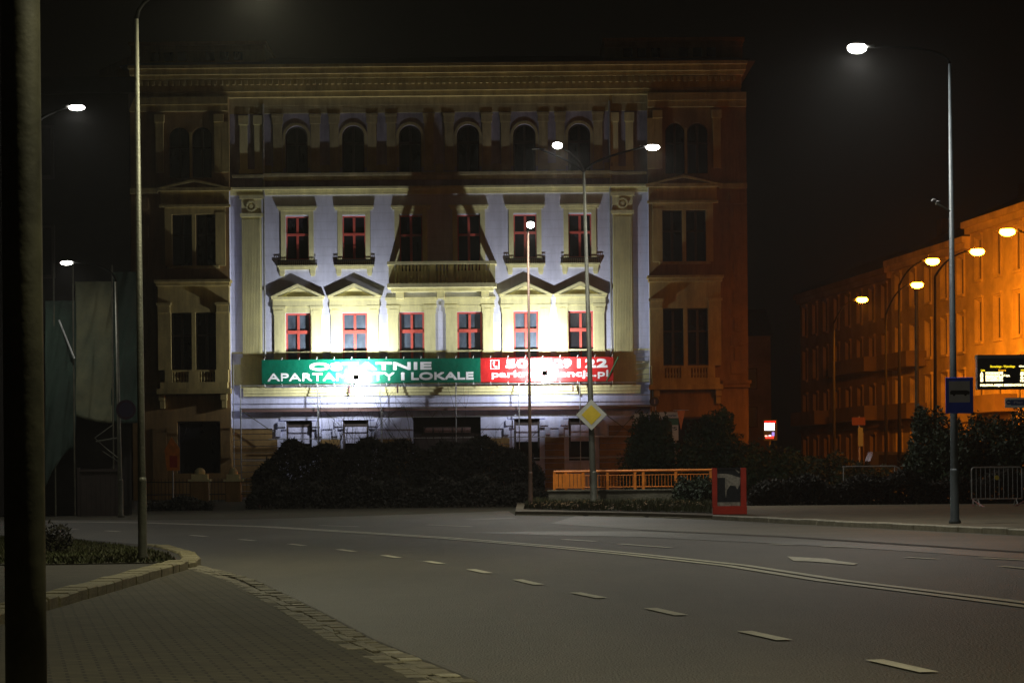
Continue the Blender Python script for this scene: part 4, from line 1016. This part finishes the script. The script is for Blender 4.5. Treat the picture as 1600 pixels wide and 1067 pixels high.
# ------------------------------------------------------------------ shop signs near the right wing
Yk = 103
sg = thing('shop_sign', 'white and green shop sign panels half hidden behind the evergreen', 'sign', P(1030, 775, Yk))
b = MB(); rect(b, 991, 646, 1012, 656, Yk, .05); rect(b, 1015, 644, 1060, 653, Yk, .05); b.build('white_panel', M['sign_white'], sg)
b = MB(); rect(b, 1044, 654, 1060, 664, Yk, .05); b.build('green_panel', M['sign_green'], sg)
b = MB(); rect(b, 1050, 664, 1060, 688, Yk, .05); b.build('side_panel', M['sign_white'], sg)
a, c = P(1044.5,647,Yk-.05), P(1057,650.5,Yk-.05); text('market', (a.x,c.x,c.z,a.z), Yk-.052, M['sign_navy'], sg, depth=.004)
a, c = P(1052,666.5,Yk-.05), P(1058,672,Yk-.05); text('S', (a.x,c.x,c.z,a.z), Yk-.052, M['black'], sg, depth=.004)
b = MB(); q = P(1036, 656, Yk); b.tube([(q.x,Yk+.1,0),(q.x,Yk+.1,q.z+.1)], .05, 8); q = P(1055, 656, Yk); b.tube([(q.x,Yk+.1,0),(q.x,Yk+.1,q.z)], .05, 8); b.build('post', M['steel'], sg)
b = MB(); q = [P(1058,641.5,Yk-.3), P(1070.5,641,Yk-.3), P(1064,672,Yk-.3)]; b.prism([(p.x,p.z) for p in q], Yk-.31, Yk-.3); pn = b.build('pennant', M['orange']); tag(pn, 'orange triangular pennant hanging beside the white and green shop sign', 'pennant')
b = MB(); b.tube([P(1052,641,Yk-.3), P(1076,640.5,Yk-.3)], .015, 6); b.tube([P(1056,641,Yk-.3),P(1056,645,Yk-.03)], .012, 6); b.build('pennant_rod', M['steel'], pn)
# illuminated red and white sign
Yi = 128
il = thing('illuminated_sign', 'small glowing red and white shop sign in the dark right of the building', 'sign', P(1203, 672, Yi))
def er(x0,y0,x1,y1,c,s,nm,dy=0):
    b = MB(); rect(b, x0, y0, x1, y1, Yi-dy, .03); b.build(nm, emat(nm, c, s), il)
b = MB(); rect(b, 1193, 656, 1214, 688, Yi+.1, .1); b.build('case', M['black'], il)
er(1194,657.5,1212,661,(1,.02,.02),.9,'red_band'); er(1194.5,661,1210,672,(.9,.93,1),5,'white_field'); er(1196,681,1209,685,(1,.05,.03),1.4,'red_strip'); er(1206,675,1210,681,(.3,.3,1),1.0,'blue_figure')
er(1195,680,1199,682,(1,.5,.4),2,'white_figure',.04); er(1201,679.5,1205,681.5,(.9,.7,.9),2,'white_figure',.04)
b = MB(); q = P(1203, 735, Yi+.1); b.tube([(q.x,Yi+.1,0),(q.x,Yi+.1,P(1203,688,Yi).z)], .06, 8); b.build('post', M['pole_dark'], il)
# small signs in the side street
st = thing('street_sign', 'small white and red traffic sign on a thin post over the bushes', 'road sign', P(1345,770,104))
b = MB(); rect(b, 1340.5, 668, 1348.5, 697, 104, .02); b.build('white_plate', mat('weathered_plate', (.14,.18,.17), .6), st)  # plate in a dark grey-green tone
b = MB(); rect(b, 1331, 652, 1352, 664, 104, .02); b.build('red_plate', mat('dull_red', (.09,.02,.01), .7), st)
b = MB(); q = P(1343,700,104); b.tube([(q.x,104.05,0),(q.x,104.05,P(1343,650,104).z)], .03, 8); b.build('post', M['steel'], st)
# orange board on the left
ob = thing('warning_board', 'orange pointed warning board by the left wing of the building', 'sign', P(270,800,104))
b = MB(); q = [P(x,y,104) for x,y in ((268,682),(281,700),(281,735),(261,735),(257,704))]; b.prism([(p.x,p.z) for p in q], 103.97, 104); b.build('board', M['orange'], ob)
b = MB(); rect(b, 265, 712, 277, 730, 103.96, .004); b.build('lower_print', M['red'], ob)
b = MB(); q = P(270,730,104); b.tube([(q.x,104.05,0),(q.x,104.05,q.z)], .04, 8); b.build('post', M['steel'], ob)
# gate pillars and fence
for px0, px1, lb in ((297,326,'wide pale gate pillar under the left wing window'),(352,376,'narrower pale gate pillar right of the wide one')):
    t = thing('gate_pillar', lb, 'pillar', P((px0+px1)/2, 785, 106), 'gate pillars')
    b = MB(); a, c = P(px0,752,106), P(px1,800,106); b.box(a.x, c.x, 106, 106.6, 0, a.z); b.build('shaft', M['ochre'], t, bevel=.02)
    b = MB(); b.box(a.x-.08, c.x+.08, 105.92, 106.68, a.z, a.z+.1); b.box(a.x+.05, c.x-.05, 106.05, 106.55, a.z+.1, a.z+.32); b.ell(((a.x+c.x)/2,106.3,a.z+.4), (c.x-a.x)*.3, .25, .22); b.build('cap', M['cream'], t)
fn = thing('iron_fence', 'dark iron fence running past the gate pillars at the foot of the building', 'fence', P(330,780,106.3))
b = MB(); a, c = P(225,750,106.3), P(860,754,106.3)
for z in (.35, a.z-.1): b.tube([(a.x,106.3,z),(c.x,106.3,z)], .025, 6)
b.build('rail', M['black'], fn)
b = MB(); x = a.x
while x < c.x: b.tube([(x,106.3,0),(x,106.3,a.z+.05)], .012, 4); x += .16
b.build('bars', M['black'], fn)
# ------------------------------------------------------------------ netted building on the left
Yn = bl.y+3.5
nb = thing('netted_building', 'dark building on the far left wrapped in scaffold netting', 'building', P(100,790,Yn))
a = P(216, 800, Yn+1.5); b = MB(); b.slab([(a.x-14,Yn+1.5),(a.x-.2,Yn+1.5),(a.x-2.6,Yn+12),(a.x-16,Yn+12)], 0, 13.5); b.build('body', M['dark_brick'], nb)
b = MB(); b.slab([(a.x-14.3,Yn+1.2),(a.x+.1,Yn+1.2),(a.x-2.4,Yn+12.3),(a.x-16.3,Yn+12.3)], 13.5, 14.0); b.build('roof', M['roof'], nb)
for k in range(3):
    for z in (4.2, 7.6, 10.8):
        b = MB(); b.box(a.x-3.8-k*3, a.x-2.6-k*3, Yn+1.42, Yn+1.52, z, z+1.7); wn = b.build('window', M['darkframe'], nb); b = MB(); b.box(a.x-3.7-k*3, a.x-2.7-k*3, Yn+1.40, Yn+1.415, z+.1, z+1.6); b.build('pane', M['glass'], wn)
def netsheet(xa, xb, yt, yb_a, yb_b, Y0, Y1, m, name, nx=26, nz=40):
    b = MB()
    for j in range(nz+1):
        for i in range(nx+1):
            u, v = i/nx, j/nz; x = xa+(xb-xa)*u; yb = yb_a+(yb_b-yb_a)*math.sin(u*math.pi/2); y = yt+(yb-yt)*v; Y = Y0+(Y1-Y0)*u
            p = P(x, y, Y); p.y += .05*math.sin(u*7+v*3.5)+.03*math.sin(u*17+v*19)+.04*math.sin(v*14+u*4); b.v.append(tuple(p))
    for j in range(nz):
        for i in range(nx): k = j*(nx+1)+i; b.f.append((k, k+1, k+nx+2, k+nx+1))
    o = b.build(name, m, nb, smooth=True); s = o.modifiers.new('thick','SOLIDIFY'); s.thickness = .02; return o
netsheet(117, 176, 440, 650, 661, Yn, Yn+.5, M['net'], 'netting')  # pale sheet stops where the lamplight ends, dark wall above
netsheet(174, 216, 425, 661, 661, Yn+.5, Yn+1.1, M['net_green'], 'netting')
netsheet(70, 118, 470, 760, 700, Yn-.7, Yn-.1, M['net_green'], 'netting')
for px in (118, 175, 90, 214):
    b = MB(); q = P(px, 800, Yn-.15); b.tube([(q.x, Yn-.25+(px-118)*.008, 0), (q.x, Yn-.25+(px-118)*.008, 7.9)], .025, 6); b.build('scaffold_pole', M['pole_dark'], nb)
b = MB(); b.tube([P(92,500,Yn-.5), P(116,560,Yn-.5)], .03, 6); b.build('brace', M['steel'], nb)
b = MB(); b.tube([P(176,664,Yn-.2),P(148,684,Yn-.2),P(165,700,Yn-.2),P(190,720,Yn-.2)], .02, 5); b.tube([P(150,690,Yn-.2),P(186,684,Yn-.2)], .03, 5); b.tube([P(160,705,Yn-.2),P(186,722,Yn-.2)], .02, 5); b.build('loose_cable', M['pole'], nb)
hd_ = MB(); a, c = P(121, 733, Yn-1.2), P(188, 733, Yn-1.2); hd_.box(a.x, c.x, Yn-1.2, Yn-1.14, 0, a.z); hd_.box(a.x, a.x+.08, Yn-1.26, Yn-1.2, 0, a.z+.04); hd_.box(a.x+.08, c.x, Yn-1.24, Yn-1.2, a.z-.08, a.z)
for k in range(9): hd_.box(a.x+.1+k*.15, a.x+.12+k*.15, Yn-1.215, Yn-1.2, 0, a.z-.1)
tag(hd_.build('site_hoarding', mat('hoarding', (.04,.028,.022), .8, .3, 3)), 'dark brown boarded site hoarding under the netting on the left', 'hoarding')
# dim round sign on the left post
dp = P(197, 640, bl.y-.15); ds = thing('prohibition_sign', 'dim purple road sign fixed to the low street lamp on the left', 'road sign', dp)
b = MB(); b.tube([dp, dp+Vector((0,-.02,0))], .30, 20); b.build('plate', mat('sign_purple', (.05,.015,.05), .5), ds)
b = MB(); b.tube([dp+Vector((0,-.021,0)), dp+Vector((0,-.026,0))], .22, 20); b.build('face', mat('sign_purple_dark', (.045,.03,.09), .5), ds)
b = MB(); b.box(dp.x-.25, dp.x, dp.y, dp.y+.08, dp.z-.03, dp.z+.03); b.build('bracket', M['steel'], ds)
# ------------------------------------------------------------------ side street tenements
A0 = Vector((27.7,127,0)); B0 = Vector((21.6,176,0)); dv = (B0-A0).normalized(); ang = math.atan2(dv.y, dv.x)
# local frame: x runs from the near end away, -y faces the street (left), z up
TM = Matrix.Translation(A0) @ Matrix.Rotation(ang, 4, 'Z') @ Matrix.Scale(-1, 4, Vector((0,1,0)))
def tenement(u0, u1, H, m, label, floors, balc, dark=False):
    t = thing('tenement', label, 'building', TM @ Vector(((u0+u1)/2, 5, 0)), 'tenements lit by sodium lamps')
    fh = (H-1.2)/floors; n = max(2, int((u1-u0)/2.9)); st_ = (u1-u0)/n
    xs = [u0]; hs = []
    for k in range(n):
        c = u0+st_*(k+.5)
        for fl in range(floors): hs.append((c-.6, c+.6, .9+fl*fh+.4, .9+fl*fh+fh-.75))
    b = MB(); X = sorted({u0,u1}|{h[0] for h in hs}|{h[1] for h in hs}); Z = sorted({0,H}|{h[2] for h in hs}|{h[3] for h in hs})
    for xa, xb in zip(X, X[1:]):
        for za, zb in zip(Z, Z[1:]):
            if any(h[0] < (xa+xb)/2 < h[1] and h[2] < (za+zb)/2 < h[3] for h in hs): continue
            b.quad((xa,0,za),(xb,0,za),(xb,0,zb),(xa,0,zb))
    for h in hs:
        o = [(h[0],h[2]),(h[1],h[2]),(h[1],h[3]),(h[0],h[3])]
        for p_, q_ in zip(o, o[1:]+o[:1]): b.quad((p_[0],0,p_[1]),(q_[0],0,q_[1]),(q_[0],.25,q_[1]),(p_[0],.25,p_[1]))
    b.box(u0, u0+.3, .01, 11, 0, H-.01); b.box(u1-.3, u1, .01, 11, 0, H-.01); b.box(u0+.3, u1-.3, 10.7, 11, 0, H-.01); b.build('wall', m, t, mtx=TM)
    b = MB(); b.box(u0-.1, u1+.1, -.5, .0, H-.35, H); b.box(u0, u1, -.3, 0, H-.7, H-.35); b.build('cornice', m, t, mtx=TM); b = MB(); b.box(u0, u1, -.18, -.003, 3.9, 4.15); b.build('belt_course', m, t, mtx=TM)
    b = MB(); b.v += [(u0-.1,-.5,H),(u1+.1,-.5,H),(u1+.1,11,H),(u0-.1,11,H),(u0,5,H+2.4),(u1,5,H+2.4)]; b.f += [(0,1,5,4),(2,3,4,5),(0,4,3),(1,2,5),(0,3,2,1)]; rf_ = b.build('roof', M['roof'], t, mtx=TM)
    b = MB(); b.box(u0+2, u0+3, 4, 4.6, H+1, H+3.4); b.build('chimney', M['dark_brick'], rf_, mtx=TM)
    for h in hs:
        f = MB(); f.box(h[0],h[0]+.09,.14,.22,h[2],h[3]); f.box(h[1]-.09,h[1],.14,.22,h[2],h[3]); f.box(h[0]+.09,h[1]-.09,.14,.22,h[3]-.09,h[3]); f.box(h[0]+.09,h[1]-.09,.14,.22,h[2],h[2]+.09); mxx = (h[0]+h[1])/2; f.box(mxx-.04,mxx+.04,.13,.22,h[2]+.09,h[3]-.09)
        wo = f.build('window', m if not dark else M['darkframe'], t, mtx=TM)
        f = MB(); f.box(h[0]+.02,h[1]-.02,.225,.245,h[2]+.02,h[3]-.02); f.build('pane', M['tene_win'], wo, mtx=TM)
        f = MB(); f.box(h[0]-.1,h[1]+.1,-.14,-.004,h[2]-.14,h[2]); f.box(h[0]-.14,h[0]-.02,-.07,-.004,h[2],h[3]+.1); f.box(h[1]+.02,h[1]+.14,-.07,-.004,h[2],h[3]+.1); f.box(h[0]-.2,h[1]+.2,-.16,-.004,h[3]+.1,h[3]+.24); f.build('surround', m, wo, mtx=TM)
    for (ba, bb, z) in balc:
        f = MB(); f.box(ba, bb, -1.3, -.003, z, z+.16); f.box(ba, bb, -1.3, -1.22, z+.16, z+.95); f.box(ba, ba+.08, -1.22, -.003, z+.16, z+.95); f.build('balcony', M['tene_c'], t, mtx=TM)
    return t
tenement(-14, 9, 15.4, M['tene_a'], 'brightest orange lit tenement front at the right edge behind the departure board', 4, [(1,6.5,4.3)])
tenement(9, 25, 14.6, M['tene_a'], 'orange lit tenement with balconies in the middle of the side street', 4, [(17.5,24,4.3),(17.5,24,7.5)])
tenement(25, 49, 14.2, M['tene_b'], 'dim brown tenement with long balconies farthest down the side street', 4, [(27,36,4.4),(27,36,7.6),(40,47,4.4)], True)
# dark block closing the view between main building and side street
blk = thing('dark_block', 'unlit dark building behind the glowing red and white sign', 'building', (17, 190, 0))
b = MB(); b.box(13, 21, 190, 200, 0, 12); b.build('wall', M['tene_c'], blk)
b = MB(); b.v += [(12.8,189.8,12),(21.2,189.8,12),(21.2,200,12),(12.8,200,12),(12.8,195,14.5),(21.2,195,14.5)]; b.f += [(0,1,5,4),(2,3,4,5),(0,4,3),(1,2,5)]; b.build('roof', M['roof'], blk)
for k in range(3):
    for z in (1.5,4.6,7.7):
        b = MB(); b.box(14+k*2.4, 15.1+k*2.4, 189.93, 190.05, z, z+1.7); wn = b.build('window', M['darkframe'], blk); b = MB(); b.box(14.1+k*2.4,15+k*2.4,189.9,189.925,z+.1,z+1.6); b.build('pane', M['glass'], wn)
# parked van behind the hedge
vn = thing('parked_van', 'dark parked van mostly hidden by the bushes in the side street', 'van', P(1395, 778, 112)); vx = P(1360,735,112).x; vY = 112
def vprism(pts, y0, y1, m, nm, par=None): b = MB(); b.prism([(vx+x, z) for x, z in pts], y0, y1); return b.build(nm, m, par or vn)
vprism([(0,.35),(4.6,.35),(4.65,1.0),(4.5,1.15),(3.8,1.25),(3.1,2.0),(.15,2.05),(0,1.6)], vY, vY+1.8, M['van'], 'body')
vprism([(2.2,1.3),(3.6,1.3),(3.0,1.9),(2.2,1.9)], vY-.02, vY-.004, M['glass'], 'side_window'); vprism([(.4,1.3),(2.05,1.3),(2.05,1.9),(.4,1.9)], vY-.02, vY-.004, M['glass'], 'side_window')
for wx in (.9, 3.8):
    b = MB(); b.tube([(vx+wx,vY-.03,.33),(vx+wx,vY+.22,.33)], .33, 18); wh = b.build('wheel', M['black'], vn); b = MB(); b.tube([(vx+wx,vY-.045,.33),(vx+wx,vY-.03,.33)], .19, 14); b.build('rim', M['steel'], wh)
b = MB(); b.ell((vx+4.55,vY+.12,.92), .09,.12,.09); b.build('headlight', mat('headlamp_glass', (.7,.7,.7), .1), vn)
# ------------------------------------------------------------------ haze
HZ = 0.00042
b = MB(); b.box(-70, 80, -6, 320, -1.1, 27); hz = b.build('haze', bpy.data.materials.new('haze')); struct(hz, 'stuff'); hz['label'] = 'thin night mist in the air'; hz['category'] = 'mist'
hm = hz.data.materials[0]; hm.use_nodes = True; nt = hm.node_tree; nt.nodes.clear(); out = nt.nodes.new('ShaderNodeOutputMaterial'); pv = nt.nodes.new('ShaderNodeVolumePrincipled')
pv.inputs['Color'].default_value = (.9,.9,.9,1); pv.inputs['Density'].default_value = HZ; pv.inputs['Anisotropy'].default_value = .72
nt.links.new(pv.outputs[0], out.inputs['Volume'])
